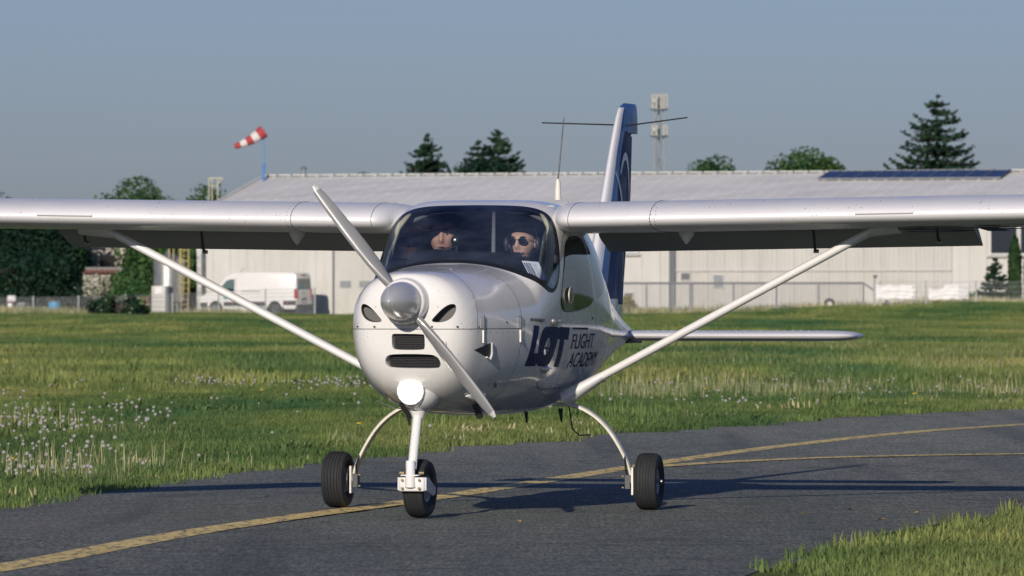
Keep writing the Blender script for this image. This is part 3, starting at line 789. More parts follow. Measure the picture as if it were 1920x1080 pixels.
deciduous(1553, 442, zt(287, 442), 2.3, n=3600, mat='leafm', seed=29, label='small gappy tree top touching the start of the solar panels', group=G1, leaf=.24, low=.5, lobes=18)
deciduous(1682, 442, zt(309, 442), 1.9, n=2000, mat='leafm', seed=30, label='lowest sliver of foliage beside the tall spruce', group=G1, leaf=.24, low=.5, lobes=30)
conifer(1757, 430, zt(178, 430), 10.8, 'tall blue green spruce with open branches above the solar panels', 31, 20, .55, G1, leaf=.24, ragged=.45, dens=1.25, power=.66)
# the tree mass at left
G2 = 'trees behind the left fence'
TL = [(-62, 428, 355, 8.0, 'leafd', 'dark broad tree whose top pokes over the wing at the left edge'),
      (20, 430, 372, 6.5, 'leafd', 'dark dense tree behind the white tub at far left'),
      (72, 424, 385, 5.6, 'leafd', 'dark tree behind the blue barrel'),
      (104, 424, 384, 4.6, 'leafd', 'dark tree left of the house with the red tiles'),
      (250, 431, 328, 4.8, 'leafm', 'taller green tree rising over the left wing beside the silo'),
      (205, 440, 400, 5.0, 'leafd', 'shaded tree standing behind the small house'),
      (300, 426, 420, 4.4, 'leafm', 'bright green tree just behind the ribbed silo'),
      (348, 428, 400, 4.2, 'leafm', 'green tree between the silo ladder and the hangar corner'),
      (405, 436, 337, 3.9, 'leafm', 'round tree top over the left corner of the hangar roof'),
      (455, 440, 352, 1.6, 'leafm', 'tiny tree top touching the left roof verge')]
for i, (px, Y, py, w, mt, lab) in enumerate(TL):
    deciduous(px, Y, zt(py, Y), w, n=9500 if w > 4 else 3600, mat=mt, leaf=.22, seed=40 + i, label=lab, group=G2, low=.02 if i < 8 else .3, lobes=34)
for i, (px, Y, py, w, mt, lab) in enumerate([
      (40, 410, 468, 4.6, 'leafd', 'low dark bush in the gap behind the white tub'),
      (92, 408, 478, 3.4, 'leafd', 'low dark bush right of the blue barrel'),
      (160, 412, 556, 1.2, 'leafd', 'narrow shrub in front of the pale house wall'),
      (250, 409, 500, 2.2, 'leafm', 'leafy bush in front of the right end of the small house'),
      (268, 406, 520, 2.0, 'leafm', 'green bush left of the white cabinet'),
      (330, 408, 500, 2.3, 'leafm', 'bush behind the yellow ladder')]):
    deciduous(px, Y, zt(py, Y), w, n=3200, mat=mt, leaf=.22, seed=60 + i, label=lab, group='bushes behind the left fence', cat='bush', name='bush', low=0, lobes=24)
for i, (px, Y, py, w, mt, lab, hh) in enumerate([
      (190, 352, 556, 1.9, 'leafd', 'rough dark weed bush in front of the fence, leftmost of three', 0),
      (222, 348, 552, 2.3, 'leafd', 'rough weed bush in front of the fence, middle one', 0),
      (252, 350, 556, 1.3, 'leafm', 'whitish flowering weed bush left of the white cabinet', .12)]):
    deciduous(px, Y, zt(py, Y), w, n=3000, mat=mt, leaf=.13, seed=70 + i, label=lab, group='weed bushes in front of the left fence', cat='bush', name='bush', low=-.1, lobes=22, mats='blossom', frac=.05 + hh)
deciduous(196, 416.0, zt(508, 416.0), 2.8, n=2000, mat='leafm', leaf=.17, seed=77, label='climbing shrub with pale blossom over the house wall', group='bushes behind the left fence', cat='bush', name='flowering_bush', low=.05, mats='blossom', frac=.6)
# right end
conifer(1866, 378, zt(484, 378), 2.2, 'bushy blue green spruce left of the dark column conifer', 81, 22, .02, 'conifers by the annex', leaf=.15, dens=2.6, ragged=.35, power=.8)
def column(px, Y, top, w, label, seed):
    r = np.random.default_rng(seed); x = at(px, Y); z0 = float(terrain(x, Y)); H = top - z0; n = 5200
    o = empty('columnar_thuja', (x, Y, z0)); tag(o, label, 'tree', 'conifers by the annex')
    f = r.random(n); a = r.random(n) * 6.283; rad = w / 2 * np.minimum(1, (1 - f) * 3.2) ** .6 * np.minimum(1, .75 + f * 2) * (.75 + .35 * r.random(n))
    P = np.stack([np.cos(a) * rad, np.sin(a) * rad, f * H], 1); Nn = np.stack([np.cos(a), np.sin(a), .3 + 0 * a], 1) + r.normal(size=(n, 3)) * .5
    Nn /= np.linalg.norm(Nn, axis=1)[:, None]; V, F = quads(P, Nn, .10 + .10 * r.random(n), r)
    soup('crown', V, F, M['needle2'], o); MB().tube([(0, 0, -.1), (0, 0, H * .9)], [.08, .01], 6).build('trunk', M['bark'], o, True)
M['needle2'] = leaf_mat('thuja_green', (.012, .040, .014), (.024, .062, .018), (.045, .085, .020))
column(1903, 378, zt(440, 378), .66, 'dark green narrow column conifer in front of the annex window', 5)
column(1932, 378.5, zt(452, 378.5), .62, 'second narrow column conifer at the very right edge', 6)
deciduous(1826, 380, zt(546, 380), .95, n=1500, mat='leafm', leaf=.09, seed=83, label='small round clipped bush behind the second white sheet', group='bushes at the hangar', cat='bush', name='bush', low=0, lobes=16)
deciduous(1176, 392, zt(552, 392), 1.0, n=1100, mat='leafy', leaf=.11, seed=84, label='yellow leaved shrub against the hangar wall beside the tail', group='bushes at the hangar', cat='bush', name='bush', low=0, lobes=14)
# ================================================================ things in the yard
def house(px0, px1, Y, zw, label, roof=None, zr=0):
    x0, x1 = at(px0, Y), at(px1, Y)
    o = empty('small_house', (x0, Y, 0)); tag(o, label, 'house'); w = x1 - x0
    MB().box((w / 2, 2, zw / 2), (w, 4, zw)).build('wall', M['stucco'], o)
    if roof:
        first = None; nt_ = int(w / .3)
        for j in range(1):
            for i in range(nt_):
                if first is None:
                    m = MB(); m.rings([[(.15 + math.cos(q) * .14, y, math.sin(q) * .07 + (y + .3) * .35) for q in np.linspace(0, math.pi, 5)] for y in (-.3, .25)], cap0=False, cap1=False, closed=False)
                    first = m.build('roof_tile', M['tile'], o, fix=False); q_ = first
                else: q_ = first.copy(); C.objects.link(q_)
                q_.location = (i * .3, j * .5, zw + j * .17 - .05)
        MB().add([(0, -.25, zw - .02), (w, -.25, zw - .02), (w, 2, zw + .35), (0, 2, zw + .35)], [(0, 1, 2, 3)]).build('roof_deck', M['stucco'], o, fix=False)
    else:
        MB().box((w / 2, 2, zw + .06), (w + .3, 4.3, .12)).build('roof_slab', M['trim'], o)
        MB().box((w * .62, -.02, zw - 1.3), (.9, .06, 1.1)).build('window', M['window'], o)
    return o
M['stucco'] = plain('pale_stucco', (.42, .39, .33), .85, var=.2, scale=1.5); M['tile'] = plain('red_roof_tile', (.26, .10, .065), .8, var=.35, scale=4)
house(156, 226, 418, zt(512, 418), 'small pale house with a red tiled eave half hidden by foliage', True)
house(140, 238, 428, zt(455, 428), 'taller pale house wall glimpsed through the leaves above the red tiles')
# silo
Ys = 402
si = empty('steel_silo', (at(316, Ys), Ys, 0)); tag(si, 'ribbed galvanised steel silo on dark legs left of the hangar', 'silo')
M['silo'] = plain('ribbed_zinc', (.42, .42, .40), .38, .7, var=.25, scale=2)
zb_, zt_ = zt(566, Ys), zt(486, Ys); pr = [(.01, zb_ - .25), (.5, zb_ - .05), (.84, zb_)]
z = zb_
while z < zt_ - .05: pr += [(.865, z + .03), (.84, z + .08)]; z += .11
pr += [(.85, zt_), (.45, zt_ + .22), (.12, zt_ + .30), (.01, zt_ + .31)]
MB().lathe(pr, n=36, mi=0).build('shell', M['silo'], si, 50)
for a in (45, 135, 225, 315): MB().box((math.cos(R(a)) * .7, math.sin(R(a)) * .7, zb_ / 2), (.14, .14, zb_ + .1)).build('leg', M['trim'], si)
MB().lathe([(.12, zt_ + .3), (.12, zt_ + .5)], n=12).build('filler_cap', M['trim'], si)
# yellow caged ladder
Yl = 400.6
M['ladder'] = plain('yellow_ladder_paint', (.50, .40, .17), .55)
la = empty('caged_ladder', (at(346, Yl), Yl, 0)); tag(la, 'tall yellowish caged access ladder beside the silo', 'ladder')
zl = zt(440, Yl)
for x in (-.20, .20): MB().tube([(x, 0, .1), (x, 0, zl)], .028, 6).build('rail', M['ladder'], la)
r0 = None
for i in range(int(zl / .3)):
    if r0 is None: r0 = MB().tube([(-.2, 0, 0), (.2, 0, 0)], .016, 5).build('rung', M['ladder'], la); o = r0
    else: o = r0.copy(); C.objects.link(o)
    o.location = (0, 0, .3 + i * .3)
h0 = None
for i in range(6):
    if h0 is None:
        h0 = MB().tube([(-.2 + 0, 0, 0)] + [(math.cos(q) * .32, -.28 + math.sin(q) * .3 - .05, 0) for q in np.linspace(math.pi * .9, math.pi * 2.1, 9)] + [(.2, 0, 0)], .018, 5).build('cage_hoop', M['ladder'], la); o = h0
    else: o = h0.copy(); C.objects.link(o)
    o.location = (0, 0, 1.2 + i * .62)
for q in (math.pi * 1.15, math.pi * 1.5, math.pi * 1.85):
    MB().tube([(math.cos(q) * .32, -.33 + math.sin(q) * .3, 1.2), (math.cos(q) * .32, -.33 + math.sin(q) * .3, zl)], .014, 5).build('cage_bar', M['ladder'], la)
# pipe frame reaching above the wing
pf_ = empty('loading_frame', (at(403, 408), 408, 0)); tag(pf_, 'pale slender pipe frame rising above the left wing by the hangar corner', 'frame')
zf = zt(335, 408); M['palepipe'] = plain('pale_yellow_pipe', (.47, .44, .33), .5)
for x in (-.34, -.16, .16): MB().tube([(x, 0, 3), (x, 0, zf)], .035, 6).build('upright', M['palepipe'], pf_)
MB().tube([(-.38, 0, zf), (.45, 0, zf + .03)], .05, 6).build('top_rail', M['palepipe'], pf_)
MB().tube([(-.34, 0, zf - .4), (.16, 0, zf - .4)], .03, 6).tube([(.16, 0, zf - .3), (.42, 0, zf)], .03, 6).build('brace', M['palepipe'], pf_)
for x, px in ((0, 0),): MB().box((-.09, .05, 1.6), (.7, .12, 3.2)).build('base_post', M['galv'], pf_)
for i, px in enumerate((317, 325, 338)):
    o = MB().tube([(0, 0, zt(500, 401)), (.02, 0, zt(438, 401))], .03, 6).build('fill_pipe', M['ladder']); o.location = (at(px, 401), 401, 0)
    tag(o, ['leftmost of three thin yellow pipes above the silo', 'middle one of three thin yellow pipes above the silo', 'rightmost of three thin yellow pipes above the silo'][i], 'pipe', 'pipes over the silo')
# cabinet
Yk = 384
cb = empty('meter_cabinet', (at(297, Yk), Yk, 0)); tag(cb, 'pale upright cabinet with a white notice and dark side in front of the silo', 'cabinet')
cb.rotation_euler = (0, 0, -TH)
zc = zt(536, Yk); bevel(MB().box((0, .3, zc / 2), (.82, .62, zc)).build('body', M['wallw'], cb), .02)
MB().box((.415 + .09, .3, zc / 2 - .03), (.16, .58, zc - .06)).build('side_unit', M['trim'], cb)
MB().box((.05, -.03, zc - .26), (.46, .03, .42)).build('notice', plain('notice_white', (.72, .71, .70), .5), cb)
for i in range(5): MB().box((0, -.012, .25 + i * .26), (.80, .012, .012)).build('joint_strip', M['trim'], cb)
# blue barrel, tub, red box, boards
Yb = 376
bb = empty('blue_barrel', (at(102, Yb), Yb, 0)); tag(bb, 'bright blue plastic barrel standing by the left fence', 'barrel')
M['bluepl'] = plain('blue_plastic', (.06, .30, .55), .45)
zb2 = zt(564, Yb); MB().lathe([(.02, .1), (.26, .1), (.29, .25), (.275, .3), (.30, .36), (.31, zb2 * .6), (.33, zb2 - .1), (.32, zb2 - .04)], n=20).build('body', M['bluepl'], bb, 50)
MB().lathe([(.335, zb2 - .07), (.335, zb2), (.02, zb2 + .02)], n=20).build('lid_ring', M['trim'], bb, 50)
tb_ = empty('white_tub', (at(22, Yb), Yb, 0)); tag(tb_, 'white moulded tub with a red band at the far left edge', 'tub')
M['whitepl'] = plain('white_plastic', (.66, .65, .64), .45)
bevel(MB().box((0, 0, .95), (.46, .4, .34)).build('upper_shell', M['whitepl'], tb_), .08, 3)
bevel(MB().box((-.08, 0, .42), (.26, .36, .62)).build('lower_shell', M['whitepl'], tb_), .04, 2)
MB().box((-.06, 0, .755), (.3, .38, .05)).build('band', M['sockr'], tb_)
bx_ = empty('dark_crate', (at(36, Yb + .5), Yb + .5, .5)); tag(bx_, 'dark grey flat crate lying right of the white tub', 'crate')
bevel(MB().box((0, 0, .12), (.62, .5, .3)).build('body', M['trim'], bx_), .02); MB().box((0, -.26, .2), (.66, .03, .05)).build('rim', M['galv'], bx_)
for i, (px, py, w_, rz, lab) in enumerate([(48, 582, 1.1, .06, 'pale board lying left of the blue barrel'), (75, 580, .8, -.3, 'tilted pale board beside the barrel'), (60, 585, 2.4, 0, 'long low plank pile along the fence')]):
    o = MB().box((0, 0, 0), (w_, .22, .06)).build('board', M['frame']); o.location = (at(px, Yb), Yb - .6 - .3 * i, zt(py, Yb)); o.rotation_euler = (0, rz, .1); tag(o, lab, 'board', 'boards by the left fence')
rb = empty('red_bin', (at(272, 392), 392, 0)); tag(rb, 'dull red brown bin between the bush and the cabinet', 'bin')
M['redbin'] = plain('dull_red_paint', (.17, .045, .04), .6); zr_ = zt(559, 392)
bevel(MB().box((0, 0, zr_ / 2), (.42, .4, zr_)).build('body', M['redbin'], rb), .03); MB().box((0, 0, zr_ + .03), (.46, .44, .06)).build('lid', M['redbin'], rb)
# ---------------------------------------------------------------- fences
def wire_fence(name, pts, hts, label, zs=None, post_at=None):
    """rigid mesh panels between square posts"""
    f_ = empty(name, (pts[0][0], pts[0][1], 0)); tag(f_, label, 'fence'); P0 = Vector((pts[0][0], pts[0][1], 0))
    for i in range(len(pts) - 1):
        a = Vector((*pts[i], 0)) - P0; b = Vector((*pts[i + 1], 0)) - P0; L_ = (b - a).length; d = (b - a) / L_; m = MB()
        za, zb = hts[i], hts[i + 1]; n = int(L_ / .10)
        for k in range(n):
            q = (k + .5) / n; p = a + d * L_ * q; z1 = za + (zb - za) * q
            m.add([(p.x - .004, p.y, .0), (p.x + .004, p.y, .0), (p.x + .004, p.y, z1), (p.x - .004, p.y, z1)], [(0, 1, 2, 3)])
        for k in range(8):
            h_ = k / 7
            m.add([(a.x, a.y, za * h_ - .007), (b.x, b.y, zb * h_ - .007), (b.x, b.y, zb * h_ + .007), (a.x, a.y, za * h_ + .007)], [(0, 1, 2, 3)])
        tag(m.build('wire_mesh', M['galv'], f_, fix=False), kind='stuff')
    for i, p in enumerate(pts):
        q = Vector((*p, 0)) - P0
        MB().box((q.x, q.y + .03, hts[i] / 2 + .02), (.085, .06, hts[i] + .06)).build('post', M['galv'], f_)
    return f_
fx = [(-60, 356), (62, 362), (147, 366), (235, 370), (323, 374), (410, 378), (498, 382), (590, 386)]
wire_fence('mesh_fence', [(at(a, b), b) for a, b in fx], [zt(y, b) for (a, b), y in zip(fx, (558, 557, 556, 554, 551, 547, 543, 541))], 'grey wire mesh fence running in front of the trees and the white van')
# gate run at right
Yg = 372
gy = lambda px: Yg - (px - 1170) * .012
gpx = [1130, 1212, 1262, 1296, 1376, 1456, 1535, 1619]
gt = empty('sliding_gate', (at(1130, gy(1130)), gy(1130), 0)); tag(gt, 'long grey barred sliding gate in front of the ribbed hangar wall', 'gate')
G0 = Vector((at(1130, gy(1130)), gy(1130), 0)); gp = lambda px, z=0: Vector((at(px, gy(px)), gy(px), z)) - G0
zg0, zg1 = .15, zt(531, Yg)
m = MB(); m.tube([gp(1130, zg1), gp(1619, zg1)], .055, 6); m.build('top_rail', M['gatesteel'], gt)
MB().tube([gp(1130, zg0), gp(1619, zg0 + .1)], .05, 6).build('bottom_rail', M['gatesteel'], gt)
for px in gpx: MB().box(gp(px, (zg0 + zg1) / 2), (.11 if px != 1296 else .2, .09, zg1 - zg0)).build('gate_post', M['gatesteel'], gt)
MB().tube([gp(1619, zg1), gp(1648, zg1 - .55)], .045, 6).build('end_brace', M['gatesteel'], gt)
b0 = None; nb = 0; x_ = gp(1136).x
while x_ < gp(1615).x and nb < 150:
    if b0 is None: b0 = MB().box((0, 0, (zg0 + zg1) / 2), (.032, .02, zg1 - zg0)).build('gate_bar', M['gatesteel'], gt); o = b0
    else: o = b0.copy(); C.objects.link(o)
    q = (x_ - gp(1136).x) / (gp(1615).x - gp(1136).x); yv = gp(1136).y + (gp(1615).y - gp(1136).y) * q
    o.location = (x_, yv, 0); x_ += .115; nb += 1
# kerb
kb = empty('concrete_kerb', (at(1150, 366), 366, 0)); tag(kb, 'low pale concrete kerb below the gate near the tail', 'kerb')
k0 = None
for i in range(7):
    if k0 is None: k0 = bevel(MB().box((.48, 0, .10), (.96, .25, .24)).build('kerb_stone', plain('kerb_concrete', (.33, .32, .29), .9), kb), .015); o = k0
    else: o = k0.copy(); C.objects.link(o)
    o.location = (i * .98, -.03 * i, 0)
cbx = empty('cardboard_box', (at(1211, 374), 374.5, .02)); tag(cbx, 'small beige box against the wall behind the gate', 'box')
M['card'] = plain('cardboard', (.36, .27, .16), .85); MB().box((0, 0, .14), (.46, .3, .28)).build('body', M['card'], cbx); MB().box((0, 0, .285), (.47, .04, .012)).build('tape', M['frame'], cbx)
# tyre hung on the gate
ty = empty('hung_tyre', (at(1555, 367), 366.9, zt(570, 367))); tag(ty, 'grey old tyre with a pale hub hanging on the gate', 'tyre')
M['oldtyre'] = plain('faded_rubber', (.10, .10, .10), .85)
MB().lathe([(.13, -.07), (.24, -.08), (.29, -.05), (.30, 0), (.29, .05), (.24, .08), (.13, .07), (.12, 0), (.13, -.07)], (0, 0, 0), 'y', 24, cap=False).build('tyre_ring', M['oldtyre'], ty, 40)
MB().lathe([(.001, -.03), (.12, -.03), (.125, .03), (.001, .03)], (0, 0, 0), 'y', 18).build('hub', M['whitepl'], ty, 40)
# camera post and right mesh fence with sheets
Yr = 362
cp = empty('camera_post', (at(1640, Yr), Yr, 0)); tag(cp, 'grey post with a small camera head at the end of the gate', 'post')
MB().box((0, 0, zt(523, Yr) / 2), (.12, .1, zt(523, Yr))).build('post', M['galv'], cp)
MB().tube([(0, 0, zt(523, Yr)), (.02, 0, zt(519, Yr))], .035, 6).build('neck', M['galv'], cp)
bevel(MB().box((.03, -.05, zt(518, Yr)), (.20, .3, .14)).build('camera_head', M['trim'], cp), .02)
rf = [(1650, 362), (1736, 360), (1830, 358), (1925, 356), (2010, 354)]
wire_fence('mesh_fence', [(at(a, b), b) for a, b in rf], [zt(528, b) for a, b in rf], 'grey wire mesh fence at right carrying the white sheets')
o = MB().tube([(at(1658, 361), 361, zt(560, 361)), (at(1684, 361), 360, zt(586, 361))], .05, 6).build('fence_brace', M['galv']); tag(o, 'slanted grey steel brace under the first white sheet', 'brace')
M['sheet'] = plain('white_tarpaulin', (.72, .71, .70), .7, var=.06, scale=3)
def tarp(px0, px1, ytop, ybot, Y, label, seed, notch=None):
    x0, x1 = at(px0, Y), at(px1, Y); nx_, nz_ = 36, 14; V = []; F = []
    for j in range(nz_ + 1):
        for i in range(nx_ + 1):
            u, v = i / nx_, j / nz_
            top = zt(ytop, Y) - .05 * abs(math.sin(u * math.pi * 3)) - (notch * (1 - min(1, max(0, (u - .36) / .04))) if notch else 0)
            bot = zt(ybot, Y) + .05 * noise.noise(Vector((u * 5, seed, 0)))
            V.append((x0 + (x1 - x0) * u - (x0), .05 * noise.noise(Vector((u * 6, v * 4, seed))) + .02 * math.sin(v * 25 + 3 * u), bot + (top - bot) * v))
    F = [(j * (nx_ + 1) + i, j * (nx_ + 1) + i + 1, (j + 1) * (nx_ + 1) + i + 1, (j + 1) * (nx_ + 1) + i) for j in range(nz_) for i in range(nx_)]
    m = MB().add(V, F); o = m.build('white_sheet', M['sheet'], fix=False, smooth=True); o.location = (x0, Y, 0)
    md = o.modifiers.new('t', 'SOLIDIFY'); md.thickness = .01
    return tag(o, label, 'tarpaulin', 'white sheets on the right fence')
tarp(1642, 1718, 533, 562, 360.6, 'white wrinkled sheet hung on the fence, the left and complete one', 1)
tarp(1741, 1817, 532, 562, 358.7, 'white torn sheet on the fence with a stepped upper edge, the right one', 2, .22)

# ================================================================ the white van
vn = empty('delivery_van', (at(478, 396), 397.0, 0), -R(24)); tag(vn, 'white panel van parked along the hangar wall, seen from its left side and rear', 'van')
vn.location.z = .02
M['vanw'] = paint('van_white_paint', (.74, .72, .70), .3, .6); M['vanb'] = plain('van_black_plastic', (.035, .035, .038), .6)
M['lightr'] = plain('red_lamp_glass', (.42, .02, .025), .25); M['teal'] = plain('teal_print', (.05, .38, .40), .5); M['grey'] = plain('grey_print', (.32, .32, .33), .6)
Lh = 2.98
prof = [(-2.98, .42), (-2.97, .78), (-2.88, 1.02), (-2.55, 1.18), (-2.12, 1.30), (-1.62, 1.86), (-1.35, 2.16), (-1.05, 2.30), (-.5, 2.36), (1.2, 2.38), (2.62, 2.36), (2.86, 2.30), (2.92, 2.15), (2.97, 1.2), (2.98, .55), (2.96, .42)]
# wheel arches cut in the lower edge
def arch(cx, r_=.42, cz=.36): return [(cx + r_ * math.cos(q), max(.42, cz + r_ * math.sin(q))) for q in np.linspace(math.radians(12), math.radians(168), 11)]
lower = [(2.3, .42)] + arch(1.66) + [(-1.5, .42)] + arch(-1.98) + [(-2.6, .42)]
PR = prof + lower
def sect(y, ins, tum):
    cx, cz = 0, 1.35; out = []
    for x, z in PR:
        k = max(0, (z - 1.25) / 1.1)
        out.append((x * (1 - ins / 3), y * (1 - tum * k * k), cz + (z - cz) * (1 - ins / 1.1)))
    return out
m = MB(); m.rings([sect(-1.0, .045, .09), sect(-.975, .012, .09), sect(-.93, 0, .09), sect(.93, 0, .09), sect(.975, .012, .09), sect(1.0, .045, .09)])
body = m.build('body', M['vanw'], vn, 32)
def vs(x, z, s=-1, out=.006):   # a point on the side
    k = max(0, (z - 1.25) / 1.1); return (x, s * (1.0 + out) * (1 - .09 * k * k), z)
def side_panel(name, P, mat, s=-1, out=.006, th=.02):
    n = len(P); A = [vs(x, z, s, out) for x, z in P]; B = [vs(x, z, s, out - th) for x, z in P]
    return MB().add(A + B, [tuple(range(n))] + [(i, (i + 1) % n, n + (i + 1) % n, n + i) for i in range(n)]).build(name, mat, vn)
M['vanglass'] = plain('van_side_glass', (.10, .15, .14), .08); M['vaninside'] = plain('van_glass_dark_lower', (.012, .02, .024), .15)
for s in (-1, 1):
    wnd = side_panel('door_window', [(-1.72, 1.40), (-1.50, 1.70), (-1.28, 1.92), (-1.02, 1.98), (-.82, 1.98), (-.84, 1.30), (-1.5, 1.32)], M['vanglass'], s)
    side_panel('window_lower_part', [(-1.72, 1.395), (-1.5, 1.325), (-.85, 1.305), (-.835, 1.45), (-1.45, 1.47)], M['vaninside'], s, .012)
    side_panel('lower_trim', [(-1.46, .50), (-1.46, .74), (1.12, .74), (1.12, .50)], M['vanb'], s, .012)
    side_panel('lower_trim', [(2.16, .55), (2.16, .78), (2.95, .80), (2.95, .55)], M['vanb'], s, .012)
    side_panel('lower_trim', [(-2.9, .45), (-2.9, .70), (-2.48, .70), (-2.44, .45)], M['vanb'], s, .012)
    side_panel('door_seam', [(-.74, .76), (-.74, 2.08), (-.725, 2.08), (-.725, .76)], M['grey'], s, .004)
    side_panel('door_seam', [(-1.62, .8), (-1.66, 1.3), (-1.645, 1.3), (-1.605, .8)], M['grey'], s, .004)
    side_panel('door_handle', [(-.98, 1.16), (-.98, 1.20), (-.80, 1.20), (-.80, 1.16)], M['vanb'], s, .02)
    side_panel('sill', [(-1.5, .30), (-1.5, .42), (1.15, .42), (1.15, .30)], M['vanw'], s, -.02, .1)
    side_panel('sill', [(2.2, .34), (2.2, .44), (2.9, .44), (2.9, .34)], M['vanw'], s, -.02, .1)
    for x in (-1.0, .75, 2.35): side_panel('side_marker', [(x, .66), (x, .70), (x + .1, .70), (x + .1, .66)], M['lightr'], s, .02)
    MB().box((-1.62, s * 1.12, 1.45), (.10, .20, .28)).build('mirror', M['vanb'], vn)
side_panel('side_lettering', [(-.35, 1.30), (-.35, 1.34), (.75, 1.345), (.75, 1.305)], M['grey'], -1, .008)
MB().lathe([(.001, -1.012), (.13, -1.012), (.13, -1.0)], (-1.35, 0, .98), 'y', 18).build('round_emblem', M['teal'], vn)
for x in (-1.98, 1.66):
    for s in (-1, 1):
        wh = MB().lathe([(.20, s * .80), (.33, s * .80), (.345, s * .86), (.345, s * .96), (.33, s * .99), (.22, s * .985)], (x, 0, .345), 'y', 26).build('wheel', M['tyre'], vn, 40)
        MB().lathe([(.001, s * .93), (.07, s * .96), (.09, s * .95), (.17, s * .945), (.215, s * .99), (.225, s * .985)], (x, 0, .345), 'y', 20).build('rim', M['galv'], wh, 40)
# rear face
def rear(name, y0, y1, z0, z1, mat, out=.012, th=.03, taper=0):
    xx = lambda z: 2.985 - max(0, (z - .55)) * .028 if z < 2.15 else 2.93
    A = [(xx(z0) + out, y0, z0), (xx(z0) + out, y1, z0), (xx(z1) + out, y1 * (1 - taper), z1), (xx(z1) + out, y0 * (1 - taper), z1)]
    B = [(a - th, b, c) for a, b, c in A]
    return MB().add(A + B, [(0, 1, 2, 3), (0, 1, 5, 4), (1, 2, 6, 5), (2, 3, 7, 6), (3, 0, 4, 7)]).build(name, mat, vn)
M['vanrear'] = plain('rear_door_glass', (.20, .215, .235), .2)
for s in (-1, 1):
    a, b = (s * .06, s * .84) if s > 0 else (-.84, -.06)
    rear('rear_window', a, b, 1.42, 2.02, M['vanrear'], taper=.06)
    rear('rear_lamp', s * .84 if s > 0 else -.97, .97 if s > 0 else -.84, .92, 1.45, M['lightr'], .03)
    side_panel('rear_lamp_side', [(2.84, .92), (2.84, 1.45), (2.965, 1.45), (2.97, .92)], M['lightr'], s, .012)
rear('door_split', -.012, .012, .62, 2.15, M['grey'], .014); rear('rear_bumper', -.98, .98, .36, .60, M['vanb'], .10, .2)
rear('rear_handle', -.25, -.05, 1.18, 1.22, M['vanb'], .03); rear('plate_recess', -.32, .32, .70, .95, M['vanb'], .012)
rear('number_plate', -.26, .26, .73, .84, M['sheet'], .02); rear('rear_sticker', -.78, -.30, 1.50, 1.62, M['teal'], .022)
rear('brake_light', -.3, .3, 2.2, 2.25, M['lightr'], .03)
MB().tube([(-.7, -.5, 2.36), (-.45, -.5, 2.62)], .012, 5).build('roof_aerial', M['vanb'], vn)
MB().add([(-2.12 + .02, -.8, 1.33), (-2.10, .8, 1.33), (-1.40, .72, 2.12), (-1.40, -.72, 2.12)], [(0, 1, 2, 3)]).build('windscreen', M['vaninside'], vn)

# ================================================================ the light aircraft
AYAW = 13.397
ac = empty('light_aircraft', (-.7294, 42.4416, .006), -R(AYAW))
tag(ac, 'white high wing two seat light aircraft with a navy tail taxiing on the asphalt', 'aircraft')
AM = Matrix.Translation((-.7294, 42.4416, .006)) @ Matrix.Rotation(-R(AYAW), 4, 'Z')
# fuselage stations: y (aft), half width, top z, bottom z, widest z, upper exponent, lower exponent
ST = np.array([
 (.432,.139,1.440,1.161,1.300,2.0,2.0),
 (.452,.215,1.462,1.050,1.265,2.1,2.2),
 (.475,.275,1.470,.940,1.215,2.3,2.4),
 (.520,.325,1.476,.850,1.180,2.5,2.5),
 (.610,.372,1.484,.760,1.155,2.5,2.4),
 (.780,.412,1.493,.690,1.150,2.5,2.4),
 (1.00,.458,1.505,.650,1.150,2.5,2.4),
 (1.30,.508,1.518,.622,1.160,2.5,2.4),
 (1.53,.540,1.528,.610,1.170,2.6,2.4),
 (1.66,.552,1.605,.605,1.180,3.0,2.4),
 (1.82,.562,1.710,.600,1.190,3.6,2.4),
 (2.00,.568,1.815,.597,1.200,4.4,2.4),
 (2.15,.570,1.885,.595,1.200,5.2,2.4),
 (2.35,.570,1.925,.592,1.200,5.6,2.4),
 (2.80,.565,1.930,.590,1.200,4.6,2.4),
 (3.30,.540,1.870,.605,1.190,3.4,2.3),
 (3.80,.480,1.730,.660,1.170,2.6,2.3),
 (4.50,.365,1.500,.770,1.120,2.4,2.2),
 (5.40,.225,1.290,.905,1.080,2.2,2.0),
 (6.10,.115,1.175,.985,1.070,2.0,2.0),
 (6.45,.055,1.125,1.015,1.070,2.0,2.0)])
def pchip(tk, yk):
    h=np.diff(tk); d=np.diff(yk,axis=0)/h[:,None]
    m=np.zeros_like(yk)
    m[0]=d[0]; m[-1]=d[-1]
    for i in range(1,len(tk)-1):
        a,b=d[i-1],d[i]; ok=(a*b)>0
        w1,w2=2*h[i]+h[i-1],h[i]+2*h[i-1]
        with np.errstate(all='ignore'): r=(w1+w2)/(w1/a+w2/b)
        m[i]=np.where(ok,r,0)
    def ev(t):
        t=np.clip(np.asarray(t,float),tk[0],tk[-1])
        i=np.clip(np.searchsorted(tk,t)-1,0,len(tk)-2)
        s=((t-tk[i])/h[i])[...,None]; hh=h[i][...,None]
        return ((2*s**3-3*s**2+1)*yk[i]+(s**3-2*s**2+s)*hh*m[i]+(-2*s**3+3*s**2)*yk[i+1]+(s**3-s**2)*hh*m[i+1])
    return ev
_dk=np.concatenate([[0],np.cumsum(np.maximum(.02,np.hypot(np.diff(ST[:,0]),.7*np.abs(np.diff(ST[:,1]))+.3*np.abs(np.diff(ST[:,3])))))])
sec=pchip(_dk,ST); TMAX=_dk[-1]
